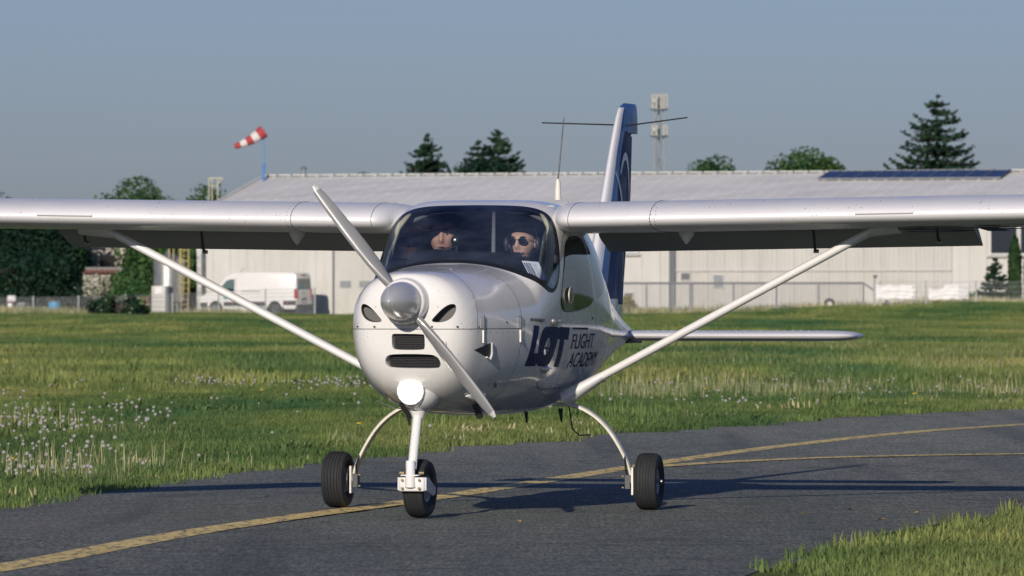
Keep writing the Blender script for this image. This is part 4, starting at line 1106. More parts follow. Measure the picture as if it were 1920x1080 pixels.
def fus(t,psi):
    """point of the fuselage skin for station parameter t and angle psi (0 = top, 90 = aircraft left)"""
    q=sec(t); u,b,zt,zb,zc,nt,nb=[q[...,k] for k in range(7)]
    s,c=np.sin(psi),np.cos(psi); up=c>0
    h=np.where(up,zt-zc,zc-zb); n=np.where(up,nt,nb)
    r=((np.abs(s)/b)**n+(np.abs(c)/h)**n)**(-1/n)
    return np.stack([r*s,u+0*r,zc+r*c],-1)
_tt=np.linspace(0,TMAX,4000); _uu=sec(_tt)[:,0]
def t_of(u): return np.interp(u,_uu,_tt)
def side_x(u,z):
    q=sec(t_of(u)); b,zt,zb,zc,nt,nb=[q[...,k] for k in range(1,7)]
    up=z>zc; h=np.where(up,zt-zc,zc-zb); n=np.where(up,nt,nb)
    k=np.clip(np.abs(z-zc)/h,0,.999)
    return b*(1-k**n)**(1/n)

SX = .45   # metres per radian of psi, for distances on the skin
def sd(P, poly_):
    """signed distance to a closed polygon, negative inside"""
    P = np.asarray(P, float); A = np.asarray(poly_, float); B = np.roll(A, -1, 0); best = np.full(len(P), 1e9); ins = np.zeros(len(P), bool)
    for a, b in zip(A, B):
        d = b - a; L2 = d @ d + 1e-12; h = np.clip(((P - a) @ d) / L2, 0, 1)
        best = np.minimum(best, np.linalg.norm(P - a - h[:, None] * d, axis=1))
        if a[1] != b[1]:
            ins ^= ((a[1] > P[:, 1]) != (b[1] > P[:, 1])) & (P[:, 0] < d[0] * (P[:, 1] - a[1]) / (b[1] - a[1]) + a[0])
    return np.where(ins, -best, best)
def clip(V, T, fn):
    """split triangles T over params V along fn = 0; returns V, inside tris, outside tris"""
    f = fn(V); f = np.where(np.abs(f) < 4e-4, np.where(f < 0, -4e-4, 4e-4), f)
    s = f[T] < 0; c = s.sum(1); inn = T[c == 3].tolist(); out = T[c == 0].tolist()
    V = [tuple(v) for v in V]; cache = {}
    def cut(a, b):
        k = (a, b) if a < b else (b, a)
        if k not in cache:
            q = f[a] / (f[a] - f[b]); V.append((V[a][0] + (V[b][0] - V[a][0]) * q, V[a][1] + (V[b][1] - V[a][1]) * q)); cache[k] = len(V) - 1
        return cache[k]
    for tr in T[(c > 0) & (c < 3)]:
        a, b, d = [int(k) for k in tr]
        while True:
            sa, sb, sd_ = f[a] < 0, f[b] < 0, f[d] < 0
            if sa != sb and sb == sd_: break
            a, b, d = b, d, a
        p, q = cut(a, b), cut(a, d)
        (inn if sa else out).append([a, p, q]); (out if sa else inn).extend([[p, b, d], [p, d, q]])
    return np.array(V), np.array(inn, int).reshape(-1, 3), np.array(out, int).reshape(-1, 3)
def skin_obj(name, V, T, mats, parent, off=0.0):
    if len(T) == 0: return None
    used, inv = np.unique(T, return_inverse=True); Q = V[used]; T2 = inv.reshape(-1, 3)
    e = 1e-3; P = fus(Q[:, 0], Q[:, 1])
    tp = np.clip(Q[:, 0] + e, 0, TMAX); tm = np.clip(Q[:, 0] - e, 0, TMAX)
    N = np.cross(fus(Q[:, 0], Q[:, 1] + e) - fus(Q[:, 0], Q[:, 1] - e), fus(tp, Q[:, 1]) - fus(tm, Q[:, 1]))
    N /= np.linalg.norm(N, axis=1)[:, None] + 1e-12
    ctr = P.copy(); ctr[:, 0] = 0; ctr[:, 2] = sec(Q[:, 0])[:, 4]
    sg = np.sign((N * (P - ctr)).sum(1)); sg[sg == 0] = 1; N *= sg[:, None]
    P = P + N * off
    fn_ = np.cross(P[T2[:, 1]] - P[T2[:, 0]], P[T2[:, 2]] - P[T2[:, 0]])
    flip = (fn_ * N[T2[:, 0]]).sum(1) < 0; T2[flip] = T2[flip][:, ::-1]
    o = soup(name, P, T2, mats, parent, smooth=True)
    o.data.normals_split_custom_set_from_vertices([tuple(n) for n in N])
    return o
def tq(t, psi): return np.array([t, psi])
# parameter grid, finer at the nose
tg = np.concatenate([np.linspace(0, .45, 60), np.linspace(.45, 3.4, 110)[1:], np.linspace(3.4, TMAX, 60)[1:]])
npsi = 168; pg = np.linspace(-math.pi, math.pi, npsi + 1)
TT, PP_ = np.meshgrid(tg, pg, indexing='ij'); PV = np.stack([TT, PP_], -1).reshape(-1, 2)
idx = np.arange(len(PV)).reshape(TT.shape)
q0, q1, q2, q3 = idx[:-1, :-1].ravel(), idx[1:, :-1].ravel(), idx[1:, 1:].ravel(), idx[:-1, 1:].ravel()
PT = np.concatenate([np.stack([q0, q1, q2], 1), np.stack([q0, q2, q3], 1)])
WS = [(1.940, -.9), (1.940, 0), (1.932, 16.1), (1.924, 26.9), (1.923, 33.0), (1.915, 36.9), (1.895, 40.5), (1.863, 45.9), (1.836, 51.9), (1.812, 60.7), (1.77, 68.9), (1.703, 73.2), (1.619, 74.7), (1.494, 72.4), (1.354, 61.9), (1.315, 51.4), (1.298, 40.4), (1.299, 25.1), (1.307, 7.9), (1.307, -.9)]
WSs = np.array([(t_, R(p) * SX) for t_, p in WS]); mid = chaikin(WSs[1:-1], 2, False); WSs = np.concatenate([[(WSs[0][0], -.2)], mid, [(WSs[-1][0], -.2)]])
f_ws = lambda V: sd(np.c_[V[:, 0], np.abs(V[:, 1]) * SX], WSs)
def uz(V): P = fus(V[:, 0], V[:, 1]); return P
DW = chaikin([(2.225, 1.666), (2.319, 1.698), (2.517, 1.708), (2.715, 1.691), (2.80, 1.633), (2.86, 1.56), (2.94, 1.453), (3.0, 1.37), (3.03, 1.295), (2.855, 1.262), (2.548, 1.238), (2.204, 1.228), (2.09, 1.238), (2.048, 1.288), (2.074, 1.369), (2.142, 1.519), (2.178, 1.617)], 2)
RW = chaikin([(3.043, 1.66), (3.13, 1.594), (3.26, 1.522), (3.42, 1.448), (3.545, 1.377), (3.303, 1.325), (3.121, 1.303), (3.072, 1.37), (3.00, 1.454), (2.915, 1.56), (2.86, 1.634), (2.907, 1.682)], 2)
DO = chaikin([(2.0, 1.17), (2.05, 1.21), (2.036, 1.288), (2.043, 1.453), (2.106, 1.615), (2.189, 1.705), (2.293, 1.735), (2.506, 1.75), (2.76, 1.75), (2.83, 1.64), (2.888, 1.56), (2.97, 1.453), (3.035, 1.37), (3.075, 1.297), (3.10, 1.15), (3.06, .86), (2.9, .77), (2.1, .75), (1.88, .78), (1.828, .879), (1.865, 1.10)], 1)
f_dw = lambda V: sd(uz(V)[:, 1:], DW); f_rw = lambda V: sd(uz(V)[:, 1:], RW); f_do = lambda V: sd(uz(V)[:, 1:], DO)
def f_front(poly_):
    def f(V):
        P = uz(V); d = sd(P[:, [0, 2]], poly_); return np.where(P[:, 1] < .62, d, 1.0)
    return f
EYER = chaikin([(.2165 + (x_ - .2165) * 1.10, 1.230 + (z_ - 1.230) * 1.22) for x_, z_ in [(.150, 1.188), (.183, 1.222), (.216, 1.253), (.250, 1.274), (.282, 1.276), (.287, 1.247), (.272, 1.214), (.242, 1.192), (.2, 1.184)]], 2)
EYEL = EYER * np.array([-1, 1])
IN1 = chaikin([(-.094, 1.03), (-.094, 1.104), (-.08, 1.108), (.098, 1.106), (.108, 1.10), (.108, 1.025), (.098, 1.010), (-.08, 1.010)], 2)
IN2 = chaikin([(-.097, .987), (.134, .987), (.178, .972), (.197, .938), (.190, .908), (.165, .900), (-.098, .903), (-.135, .915), (-.145, .945), (-.130, .975)], 2)
RND = np.array([(.206 + .024 * math.cos(a), 1.045 + .024 * math.sin(a)) for a in np.linspace(0, 2 * math.pi, 20, endpoint=False)])
V, rest = PV, PT
V, wsi, rest = clip(V, rest, f_ws)
V, gl, se = clip(V, wsi, lambda v: f_ws(v) + .020 + .020 * np.clip((1.62 - v[:, 0]) / .2, 0, 1))
skin_obj('windshield_frit', V, se, M['seal'], ac)
gl_ws = skin_obj('windshield', V, gl, M['glass'], ac)
for fn_ in (f_front(EYER), f_front(EYEL), f_front(IN1), f_front(IN2), f_front(RND)):
    V, _, rest = clip(V, rest, fn_)
# cowl joints, drawn as narrow recessed dark gaps
CW = t_of(1.275)
V, cowl, rest = clip(V, rest, lambda v: v[:, 0] - CW)
gap = .0022; seams = []
def seam(V, T, fn):
    V, a, b = clip(V, T, lambda v: fn(v) + gap)
    V, s_, b2 = clip(V, b, lambda v: fn(v) - gap)
    seams.append((V, s_)); return V, a, b2
V, cowl, rest_a = seam(V, np.concatenate([cowl, rest]), lambda v: v[:, 0] - CW)
rest = rest_a
fz = lambda v: uz(v)[:, 2] - 1.135
V, low, upc = seam(V, cowl, lambda v: fz(v))
skin_obj('lower_cowling', V, low, M['white'], ac)
# the inspection hatch line on the upper cowl
HA = np.array([(.60, -.01), (.55, R(20) * SX), (.44, R(47) * SX), (.40, R(75) * SX), (.385, R(96) * SX), (.0, R(96) * SX), (-.3, 0)])
V, hat, upc = seam(V, upc, lambda v: sd(np.c_[v[:, 0], np.abs(v[:, 1]) * SX], np.concatenate([HA, [(-.3, -.2), (.60, -.2)]])) if False else (v[:, 0] - np.interp(np.abs(v[:, 1]), R(np.array([0., 25, 47, 70, 84, 180])) if hasattr(R, 'x') else np.radians([0, 25, 47, 70, 84, 180]), [.62, .56, .437, .416, .395, .38])) )
uc = skin_obj('upper_cowling', V, np.concatenate([hat, upc]), M['white'], ac)
LV = V
doors = []
for sg in (1, -1):
    cond = lambda v, fn, sg=sg: np.where(np.sin(v[:, 1]) * sg > 0, fn(v), 1.0)
    V, rwi, rest = clip(V, rest, lambda v: cond(v, f_rw))
    skin_obj('rear_window', V, rwi, M['sideglass'], ac)
    V, din, rest = clip(V, rest, lambda v: cond(v, f_do) + gap)
    V, s_, rest = clip(V, rest, lambda v: cond(v, f_do) - gap); seams.append((V, s_))
    V, dwi, dsk = clip(V, din, lambda v: cond(v, f_dw))
    d = skin_obj('door', V, dsk, M['white'], ac); doors.append(d)
    V, gi_, sl_ = clip(V, dwi, lambda v: cond(v, f_dw) + .008)
    skin_obj('window_seal', V, sl_, M['seal'], d); skin_obj('door_window', V, gi_, M['sideglass'], d, .004)
    # lining behind the door skin
    skin_obj('door_lining', V, dsk, M['cabin'], d, -.02)
fus_o = skin_obj('fuselage', V, rest, M['white'], ac)
um = uz(V[rest].mean(1)) if len(rest) else None
cen = V[rest].mean(1); Pu = uz(cen)
skin_obj('cabin_lining', V, rest[(Pu[:, 1] > 1.45) & (Pu[:, 1] < 4.0)], M['cabin'], ac, -.022)
for i, (VV, s_) in enumerate(seams):
    skin_obj('panel_seam', VV, s_, M['seam'], ac, -.002)
# bulkheads so the cabin is closed
def bulk(u, name, mat, inset=.02, z1=None):
    t_ = t_of(u); ps = np.linspace(-math.pi, math.pi, 49)[:-1]; P = fus(np.full(48, t_), ps); c = P.mean(0); P = c + (P - c) * (1 - inset / .5)
    if z1: P[:, 2] = np.minimum(P[:, 2], z1)
    MB().add(P, [tuple(range(48))]).build(name, mat, ac, fix=False)
bulk(1.36, 'firewall', M['black']); bulk(3.95, 'rear_bulkhead', M['cabin'])
# intake recesses
def recess(poly_, depth, name, mat, slats=0, lip=M['white'], ang=0):
    c = poly_.mean(0)
    def yy(p):
        ps = math.atan2(p[0], p[1] - 1.2); best = None
        t_ = np.linspace(0, .5, 260)
        G = np.array([fus(t_, np.full(260, q)) for q in np.linspace(ps - .8, ps + .8, 41)]).reshape(-1, 3)
        k = ((G[:, 0] - p[0]) ** 2 + (G[:, 2] - p[1]) ** 2).argmin(); return G[k, 1]
    Y = [yy(p) for p in poly_]; ym = max(Y)
    r0 = [(p[0], y + .001, p[1]) for p, y in zip(poly_, Y)]
    r1 = [(c[0] + (p[0] - c[0]) * .985, y + .008, c[1] + (p[1] - c[1]) * .96) for p, y in zip(poly_, Y)]
    r2 = [(c[0] + (p[0] - c[0]) * .96, ym + depth, c[1] + (p[1] - c[1]) * .93) for p in poly_]
    o = MB().rings([r0, r1, r2], cap0=False, cap1=False).build(name, [lip], ac, 60)
    MB().add(r2, [tuple(range(len(r2)))]).build('intake_back', mat, o, fix=False)
    if slats:
        x0, x1 = poly_[:, 0].min(), poly_[:, 0].max(); z0, z1 = poly_[:, 1].min(), poly_[:, 1].max()
        s0 = None
        for i in range(slats):
            zz = z0 + (z1 - z0) * (i + .5) / slats
            k = .97 if abs(i + .5 - slats / 2) < slats * .36 else .86
            if s0 is None: s0 = MB().box((0, 0, 0), ((x1 - x0) * .90, .012, .0035)).build('cooler_fin', M['black'], o); q = s0
            else: q = s0.copy(); C.objects.link(q)
            q.location = ((x0 + x1) / 2, ym + depth - .012, zz)
    return o
M['duct'] = plain('grey_intake_duct', (.10, .10, .098), .6)
recess(EYER, .05, 'side_air_intake', M['duct'], lip=M['duct']); recess(EYEL, .05, 'side_air_intake', M['duct'], lip=M['duct'])
recess(IN1, .022, 'oil_cooler_intake', M['radiator'], 9); recess(IN2, .028, 'radiator_intake', M['radiator'], 9); recess(RND, .04, 'round_intake', M['radiator'])
MB().tube([(.206 + .027 * math.cos(a), .462 + (0 if math.sin(a) > 0 else .008), 1.045 + .027 * math.sin(a)) for a in np.linspace(0, 2 * math.pi, 21)], .006, 6, cap=False).build('intake_ring', M['white'], ac, True)
# spinner and propeller
sp = MB().lathe([(.002, 0), (.012, .006), (.035, .035), (.062, .085), (.086, .145), (.103, .21), (.113, .275), (.118, .335)], (0, 0, 1.301), 'y', 40).build('spinner', M['spinner'], ac, 60)
MB().lathe([(.122, .338), (.134, .35), (.139, .385), (.140, .43), (.128, .44)], (0, 0, 1.300), 'y', 40).build('spinner_backplate', M['white'], ac, 50)
M['blade'] = paint('propeller_grey', (.24, .24, .245), .35, .4)
M['bladetip'] = paint('propeller_tip', (.55, .55, .53), .35, .5)
def blade(ang):
    rs_ = [.09, .14, .20, .30, .42, .55, .68, .78, .85, .885]; ch = [.05, .060, .074, .088, .090, .084, .074, .064, .050, .020]; tw = [62, 55, 47, 38, 30, 25, 21, 19, 18, 18]
    secs = []
    for r_, c_, w_ in zip(rs_, ch, tw):
        s_ = []
        for k in range(14):
            q = 2 * math.pi * k / 14; x = math.cos(q) * c_ / 2; y = math.sin(q) * max(.004, .020 * (1 - r_) + .005) * (1 - .35 * math.cos(q))
            a = R(w_); s_.append((x * math.cos(a) - y * math.sin(a), x * math.sin(a) + y * math.cos(a), r_))
        secs.append(s_)
    o = MB().rings(secs[:9]).build('propeller_blade', M['blade'], ac, 50)
    tp_ = MB().rings(secs[8:]).build('blade_tip', M['bladetip'], o, 50)
    o.location = (0, .375, 1.301); o.rotation_euler = (0, ang, 0)
    return o
PROP = -39
blade(R(PROP)); blade(R(PROP + 180))
# ------------------------------------------------------------ wings
def airfoil(c, th=.14, cam_=.03, n=22, x1=1.0):
    xs_ = (1 - np.cos(np.linspace(0, math.pi, n))) / 2 * x1
    yt = 5 * th * (.2969 * np.sqrt(xs_) - .126 * xs_ - .3516 * xs_ ** 2 + .2843 * xs_ ** 3 - .1015 * xs_ ** 4)
    yc = np.where(xs_ < .4, cam_ / .16 * (.8 * xs_ - xs_ ** 2), cam_ / .36 * (.2 + .8 * xs_ - xs_ ** 2))
    up = np.stack([xs_, yc + yt], 1)[::-1]; lo = np.stack([xs_, yc - yt], 1)[1:]
    return np.concatenate([up, lo]) * c
INC = R(3.0); DIH = math.tan(R(.85))
def zle(v): return 1.797 + (abs(v) - .4) * DIH
def wsec(v, yle, c, th=.14, x1=.79, dz=0):
    A = airfoil(c, th, x1=x1); return [(v, yle + x * math.cos(INC) + z * math.sin(INC), zle(v) + dz - x * math.sin(INC) + z * math.cos(INC)) for x, z in A]
def hingept(v, yle, c, x=.80, z=0.0):
    x, z = x * c, z * c
    return (yle + x * math.cos(INC) + z * math.sin(INC), zle(v) - x * math.sin(INC) + z * math.cos(INC))
def surface(name, v0, v1, defl, sg, parent, cf=.225, mat='silver', drop=.0, aft=0.0, yles=(2.0, 2.0), cs_=(1.36, 1.36)):
    secs = []
    for v, yl, c in ((v0, yles[0], cs_[0]), (v1, yles[1], cs_[1])):
        hy, hz_ = hingept(v, yl, c, .805, .022); L_ = cf * c; a = INC + R(defl); s_ = []
        for x, z in [(1, .003), (.75, .016), (.5, .027), (.25, .036), (.1, .038), (.0, .026), (-.03, 0), (0, -.026), (.1, -.032), (.25, -.030), (.5, -.020), (.75, -.011), (1, -.003)]:
            X_, Z_ = x * L_, z * c / 1.36 * 1.0
            s_.append((v * sg, hy + aft + X_ * math.cos(a) + Z_ * math.sin(a), hz_ - drop - X_ * math.sin(a) + Z_ * math.cos(a)))
        secs.append(s_)
    return MB().rings(secs).build(name, M[mat], parent, 35)
for sg in (1, -1):
    w_ = []
    st_ = [(.40, 2.34, 1.02), (.48, 2.22, 1.14), (.53, 2.10, 1.26), (.575, 2.02, 1.34), (.62, 2.0, 1.36), (1.14, 2.0, 1.36), (3.0, 2.0, 1.36), (4.2, 2.03, 1.30)]
    for v, yl, c in st_: w_.append([(x * sg, y, z) for x, y, z in wsec(v, yl, c)])
    wing = MB().rings(w_).build('wing', M['silver'], ac, 38)
    tip = [[(x * sg, y, z) for x, y, z in wsec(v, yl, c, th, 1.0, dz)] for v, yl, c, th, dz in ((4.203, 2.03, 1.31, .14, 0), (4.32, 2.06, 1.24, .135, 0), (4.42, 2.16, 1.08, .12, 0), (4.48, 2.34, .80, .09, 0), (4.50, 2.55, .45, .05, 0))]
    MB().rings(tip).build('wing_tip', M['white'], wing, 40)
    fl_ = surface('flap', .575, 2.97, 20, sg, wing, .245, 'flapshade', drop=.03, aft=.0)
    surface('aileron', 3.0, 4.19, 3, sg, wing, .22, yles=(2.0, 2.03), cs_=(1.36, 1.30))
    # hardware below the wing
    for v, l_ in ((1.98, .20), (2.76, .12)):
        hy, hz_ = hingept(v, 2, 1.36, .70, -.03)
        MB().tube([(v * sg, hy - .02, hz_ + .04), (v * sg, hy + .03, hz_ - l_ * .5), (v * sg, hy + .09, hz_ - l_ * .62)], .009, 6).build('hinge_bracket', M['dark_metal'], wing)
        MB().lathe([(.012, -.016), (.012, .016)], (v * sg, hy + .08, hz_ - l_ * .60), 'x', 8).build('hinge_bolt', M['metal'], wing)
    hy, hz_ = hingept(1.22, 2, 1.36, .42, -.03)
    MB().lathe([(.055, .03), (.045, -.01), (.022, -.045), (.006, -.065)], (1.25 * sg, hy, hz_ - .02), 'z', 14).build('drain_fairing', M['silver'], wing, 50)
    # stall strip
    zz = zle(2.62); MB().add([(2.42 * sg, 1.996, zz + .012), (2.78 * sg, 1.996, zz + .018), (2.78 * sg, 1.990, zz + .008), (2.42 * sg, 1.990, zz + .002), (2.42 * sg, 2.0, zz - .006), (2.78 * sg, 2.0, zz + .0)], [(0, 1, 2, 3), (3, 2, 5, 4)]).build('stall_strip', M['silver'], wing)
    # rivets along the skin joints and ribs
    rv = MB(); A = airfoil(1.36)
    def rivet(v, k, r_=.0031, mi=0):
        x, z = A[k]; y = 2.0 + x * math.cos(INC) + z * math.sin(INC); h = zle(v) - x * math.sin(INC) + z * math.cos(INC)
        nrm = Vector((0, 1, 0)).cross(Vector((0, 0, 1)))
        rv.add([(v * sg + r_ * math.cos(q), y - .0006 + r_ * .2 * math.cos(q), h + r_ * math.sin(q)) for q in np.linspace(0, 2 * math.pi, 7)[:-1]] + [(v * sg, y - .0016, h)], [(i, (i + 1) % 6, 6) for i in range(6)], mi)
    n_ = len(A); nose = n_ // 2
    for v in (1.14, 1.17):
        for k in range(nose - 12, nose + 15):
            if random.random() < .85: rivet(v + random.uniform(-.006, .006), k)
    for v in np.arange(.55, 4.2, .29):
        for k in (nose - 9, nose - 7, nose + 4, nose + 7): 
            if random.random() < .8: rivet(v, k, .0027)
    for _ in range(70): rivet(random.uniform(.5, 4.2), nose + random.randint(-5, 3), random.uniform(.0015, .0036), random.choice([0, 1, 1]))
    tag(rv.build('rivet_rows', [M['seam'], M['trim']], wing), kind='stuff')
    MB().tube([(1.14 * sg, 2.0 + x * math.cos(INC) + z * math.sin(INC), zle(1.14) - x * math.sin(INC) + z * math.cos(INC)) for x, z in A[nose - 14:nose + 15]], .0022, 4).build('skin_joint', M['seam'], wing)
    # strut
    s0, s1 = Vector((.60 * sg, 2.60, .775)), Vector((2.50 * sg, 2.47, 1.765)); dv = s1 - s0
    m = MB(); secs = []
    for f in (.06, .5, 1.0):
        p = s0 + dv * f; ax_ = dv.normalized(); yv = Vector((0, 1, 0)); yv = (yv - ax_ * yv.dot(ax_)).normalized(); zv = ax_.cross(yv)
        secs.append([tuple(p + yv * math.cos(q) * .045 * (1 + .15 * math.cos(q)) + zv * math.sin(q) * .0265) for q in np.linspace(0, 2 * math.pi, 21)[:-1]])
    strut = m.rings(secs).build('wing_strut', M['white'], ac, 50)
    def fair(ca_, cb_, ra, rb_, rc, name):
        secs = []; d_ = (cb_ - ca_)
        for f, r_ in ((0, ra), (.35, (ra + rb_) / 2 * 1.0), (.7, rb_), (1, rc)):
            p = ca_ + d_ * f; yv = Vector((0, 1, 0)); zv = d_.normalized().cross(yv)
            secs.append([tuple(p + yv * math.cos(q) * r_ * 1.9 + zv * math.sin(q) * r_) for q in np.linspace(0, 2 * math.pi, 19)[:-1]])
        return MB().rings(secs).build(name, M['white'], strut, 60)
    fair(Vector((.47 * sg, 2.60, .69)), s0 + dv * .06, .050, .036, .029, 'lower_fairing')
    fair(s1 + Vector((.10 * sg, 0, .03)), s1 - dv * .045, .085, .045, .028, 'upper_fairing')
# joints between the centre roof and the wing roots
AR = airfoil(1.36)
for sg in (1, -1):
    MB().tube([(.625 * sg, 2.0 + x * math.cos(INC) + z * math.sin(INC), zle(.625) - x * math.sin(INC) + z * math.cos(INC)) for x, z in AR[len(AR) // 2 - 13:len(AR) // 2 + 3]], .0022, 4).build('roof_joint', M['seam'], ac)
# registration below the wing, seen only at a grazing angle
def text_mesh(body, size, shear=0, xs_=1.0, bold=0):
    cu = bpy.data.curves.new('t', 'FONT'); cu.body = body; cu.size = size; cu.shear = shear; cu.offset = bold; cu.resolution_u = 3
    ob = bpy.data.objects.new('t', cu); C.objects.link(ob); dg = bpy.context.evaluated_depsgraph_get()
    me = bpy.data.meshes.new_from_object(ob.evaluated_get(dg)); bpy.data.objects.remove(ob)
    bm = bmesh.new(); bm.from_mesh(me); bmesh.ops.remove_doubles(bm, verts=bm.verts, dist=1e-5)
    xs2 = [v.co.x for v in bm.verts]; ys2 = [v.co.y for v in bm.verts]
    bpy.data.meshes.remove(me)
    return bm, (min(xs2), max(xs2), min(ys2), max(ys2))
bm, bb_ = text_mesh('SP', 1.0, bold=.02)
for v in bm.verts:
    fx_ = (v.co.x - bb_[0]) / (bb_[1] - bb_[0]); fy_ = (v.co.y - bb_[2]) / (bb_[3] - bb_[2])
    vv = 2.62 + fx_ * .95; x = (.62 - .42 * fy_) * 1.36; zl_ = -.045 * 1.36 * (1 - .3 * (x / 1.36))
    v.co = (vv, 2.0 + x, zle(vv) - x * math.sin(INC) + zl_ - .012)
me = bpy.data.meshes.new('registration_letters'); bm.to_mesh(me); bm.free(); me.materials.append(M['navy']); link('registration_letters', me, ac)
# ------------------------------------------------------------ tail
def loft_fin(name, st_, mat, th=.11, x0=0.0, x1=1.0, parent=ac, n=18, mi=None, smooth=40):
    """stations (z, y of leading edge, chord)"""
    secs = []
    for z, yl, c in st_:
        A = airfoil(c, th, 0, n, 1.0); A = A[(A[:, 0] >= x0 * c - 1e-6) & (A[:, 0] <= x1 * c + 1e-6)]
        secs.append([(a[1], yl + a[0], z) for a in A])
    k = min(len(s_) for s_ in secs); secs = [s_[:k] for s_ in secs]
    return MB().rings(secs).build(name, mat, parent, smooth)
# the fin is one tapered aerofoil, painted blue behind a bare leading edge
FZ = [(1.10, 5.10), (1.30, 5.25), (1.567, 5.47), (1.70, 5.57), (2.0, 5.79), (2.3, 6.01), (2.45, 6.13), (2.54, 6.21), (2.59, 6.27), (2.62, 6.345), (2.632, 6.44)]
def te(z): return np.interp(z, [1.1, 1.3, 1.6, 2.0, 2.42], [6.36, 6.38, 6.45, 6.62, 6.67])
t = NT('tail_livery'); g_ = t.n('ShaderNodeTexCoord'); sx = t.n('ShaderNodeSeparateXYZ'); t.l(g_.outputs['Object'], sx.inputs[0])
M['tailw'] = M['white']
def fin_part(name, x0, x1, mat, parent=ac, zs=(1.10, 2.40), th0=.135):
    zz = np.unique(np.concatenate([[zs[0], zs[1]], [z for z, _ in FZ if zs[0] < z < zs[1]]])); secs = []
    for z in zz:
        yl = np.interp(z, [a for a, _ in FZ], [b for _, b in FZ]); c = te(z) - yl + (.10 if z > 2.42 else 0)
        xs_ = np.linspace(math.sqrt(max(x0, 1e-5)) if x0 > 0 else 0, math.sqrt(x1), 12) ** 2
        yt = 5 * th0 * (.2969 * np.sqrt(xs_) - .126 * xs_ - .3516 * xs_ ** 2 + .2843 * xs_ ** 3 - .1036 * xs_ ** 4) * c * np.interp(z, [1.1, 2.3, 2.6, 2.632], [1, .85, .8, .3])
        up = [(h_, yl + x_ * c, z) for x_, h_ in zip(xs_, yt)][::-1]; lo = [(-h_, yl + x_ * c, z) for x_, h_ in zip(xs_, yt)]
        secs.append(up + (lo[1:] if x0 <= 0 else lo))
    return MB().rings(secs).build(name, mat, parent, 45)
finb = fin_part('tail_fin', .10, .66, M['blue'], zs=(1.10, 2.44))
fin_part('fin_leading_edge', 0, .098, M['silver'], finb, zs=(1.10, 2.60))
fin_part('light_blue_band', .10, .235, M['blue2'], finb, zs=(1.30, 2.44), th0=.139)
rud = fin_part('rudder', .672, 1.0, M['blue'], ac, zs=(1.27, 2.41))
fin_part('rudder_foot', .672, 1.0, M['white'], rud, zs=(1.12, 1.268))
fin_part('fin_base', .10, .66, M['white'], finb, zs=(1.08, 1.31), th0=.142)
# rounded cap over fin and rudder
secs = []
for z, y0, y1, w_ in ((2.43, 6.16, 6.80, .040), (2.52, 6.225, 6.795, .038), (2.58, 6.275, 6.79, .034), (2.612, 6.325, 6.785, .027), (2.632, 6.41, 6.77, .012)):
    secs.append([(w_ * math.sin(q) * (1 if abs(math.cos(q)) < .95 else 1), (y0 + y1) / 2 - (y1 - y0) / 2 * math.cos(q), z) for q in np.linspace(0, 2 * math.pi, 25)[:-1]])
MB().rings(secs).build('fin_cap', M['blue2'], finb, 50)
# pale crane curves on the left and right of the fin
def finx(y, z):
    yl = np.interp(z, [a for a, _ in FZ], [b for _, b in FZ]); c = te(z) - yl; x_ = np.clip((y - yl) / c, 0, 1)
    return 5 * .135 * (.2969 * np.sqrt(x_) - .126 * x_ - .3516 * x_ ** 2 + .2843 * x_ ** 3 - .1036 * x_ ** 4) * c * np.interp(z, [1.1, 2.3, 2.6], [1, .85, .8]) + .0045
M['tailprint'] = paint('tail_pale_grey_print', (.42, .45, .50), .35, .5)
def fin_curve(pts, w0, name='crane_curve'):
    P = chaikin(pts, 3, False); D = np.gradient(P, axis=0); D /= np.linalg.norm(D, axis=1)[:, None]; N_ = np.stack([-D[:, 1], D[:, 0]], 1)
    for sg in (1, -1):
        V = []; F = []
        for i, (p, n_) in enumerate(zip(P, N_)):
            w_ = w0 * (.35 + .65 * math.sin(math.pi * min(1, (i + .5) / len(P) * 1.1)))
            for k in range(4):
                q = p + n_ * w_ * (k / 3 - .5); V.append((sg * float(finx(q[0], q[1])), q[0], q[1]))
        for i in range(len(P) - 1):
            for k in range(3): F.append((i * 4 + k, i * 4 + k + 1, i * 4 + k + 5, i * 4 + k + 4))
        MB().add(V, F).build(name, M['tailprint'], finb, smooth=True, fix=False)
fin_curve([(6.10, 2.15), (6.22, 2.27), (6.34, 2.27), (6.42, 2.18), (6.46, 2.05), (6.48, 1.85)], .055)
fin_curve([(5.98, 2.16), (6.07, 2.05), (6.15, 1.9), (6.22, 1.72), (6.24, 1.58), (6.26, 1.45), (6.31, 1.38)], .05)
fin_curve([(6.36, 1.75), (6.42, 1.62), (6.36, 1.48), (6.31, 1.38)], .045)
# stabilator
for sg in (1, -1):
    secs = []
    for v, yl, c, th in ((.03, 5.93, .72, .098), (.8, 5.93, .72, .098), (1.46, 5.93, .72, .098), (1.55, 5.94, .69, .096), (1.61, 5.98, .60, .092), (1.64, 6.03, .48, .085), (1.655, 6.10, .32, .06)):
        A = airfoil(c, th, 0, 16); secs.append([(v * sg, yl + x, 1.062 + z) for x, z in A])
    s_ = MB().rings(secs).build('stabilator', M['silver'], ac, 45)
    MB().lathe([(.02, 0), (.016, -.03), (.004, -.05)], (.33 * sg, 6.1, 1.035), 'z', 8).build('tab_horn', M['dark_metal'], s_)
    rv = MB()
    for v in np.arange(.25, 1.5, .055):
        rv.box((v * sg, 6.03, 1.098), (.004, .004, .003))
    tag(rv.build('rivet_row', M['metal'], s_), kind='stuff')
MB().box((.125, 6.15, 1.055), (.02, .45, .085)).build('root_gap_seal', M['seal'], ac)
MB().box((-.125, 6.15, 1.055), (.02, .45, .085)).build('root_gap_seal', M['seal'], ac)
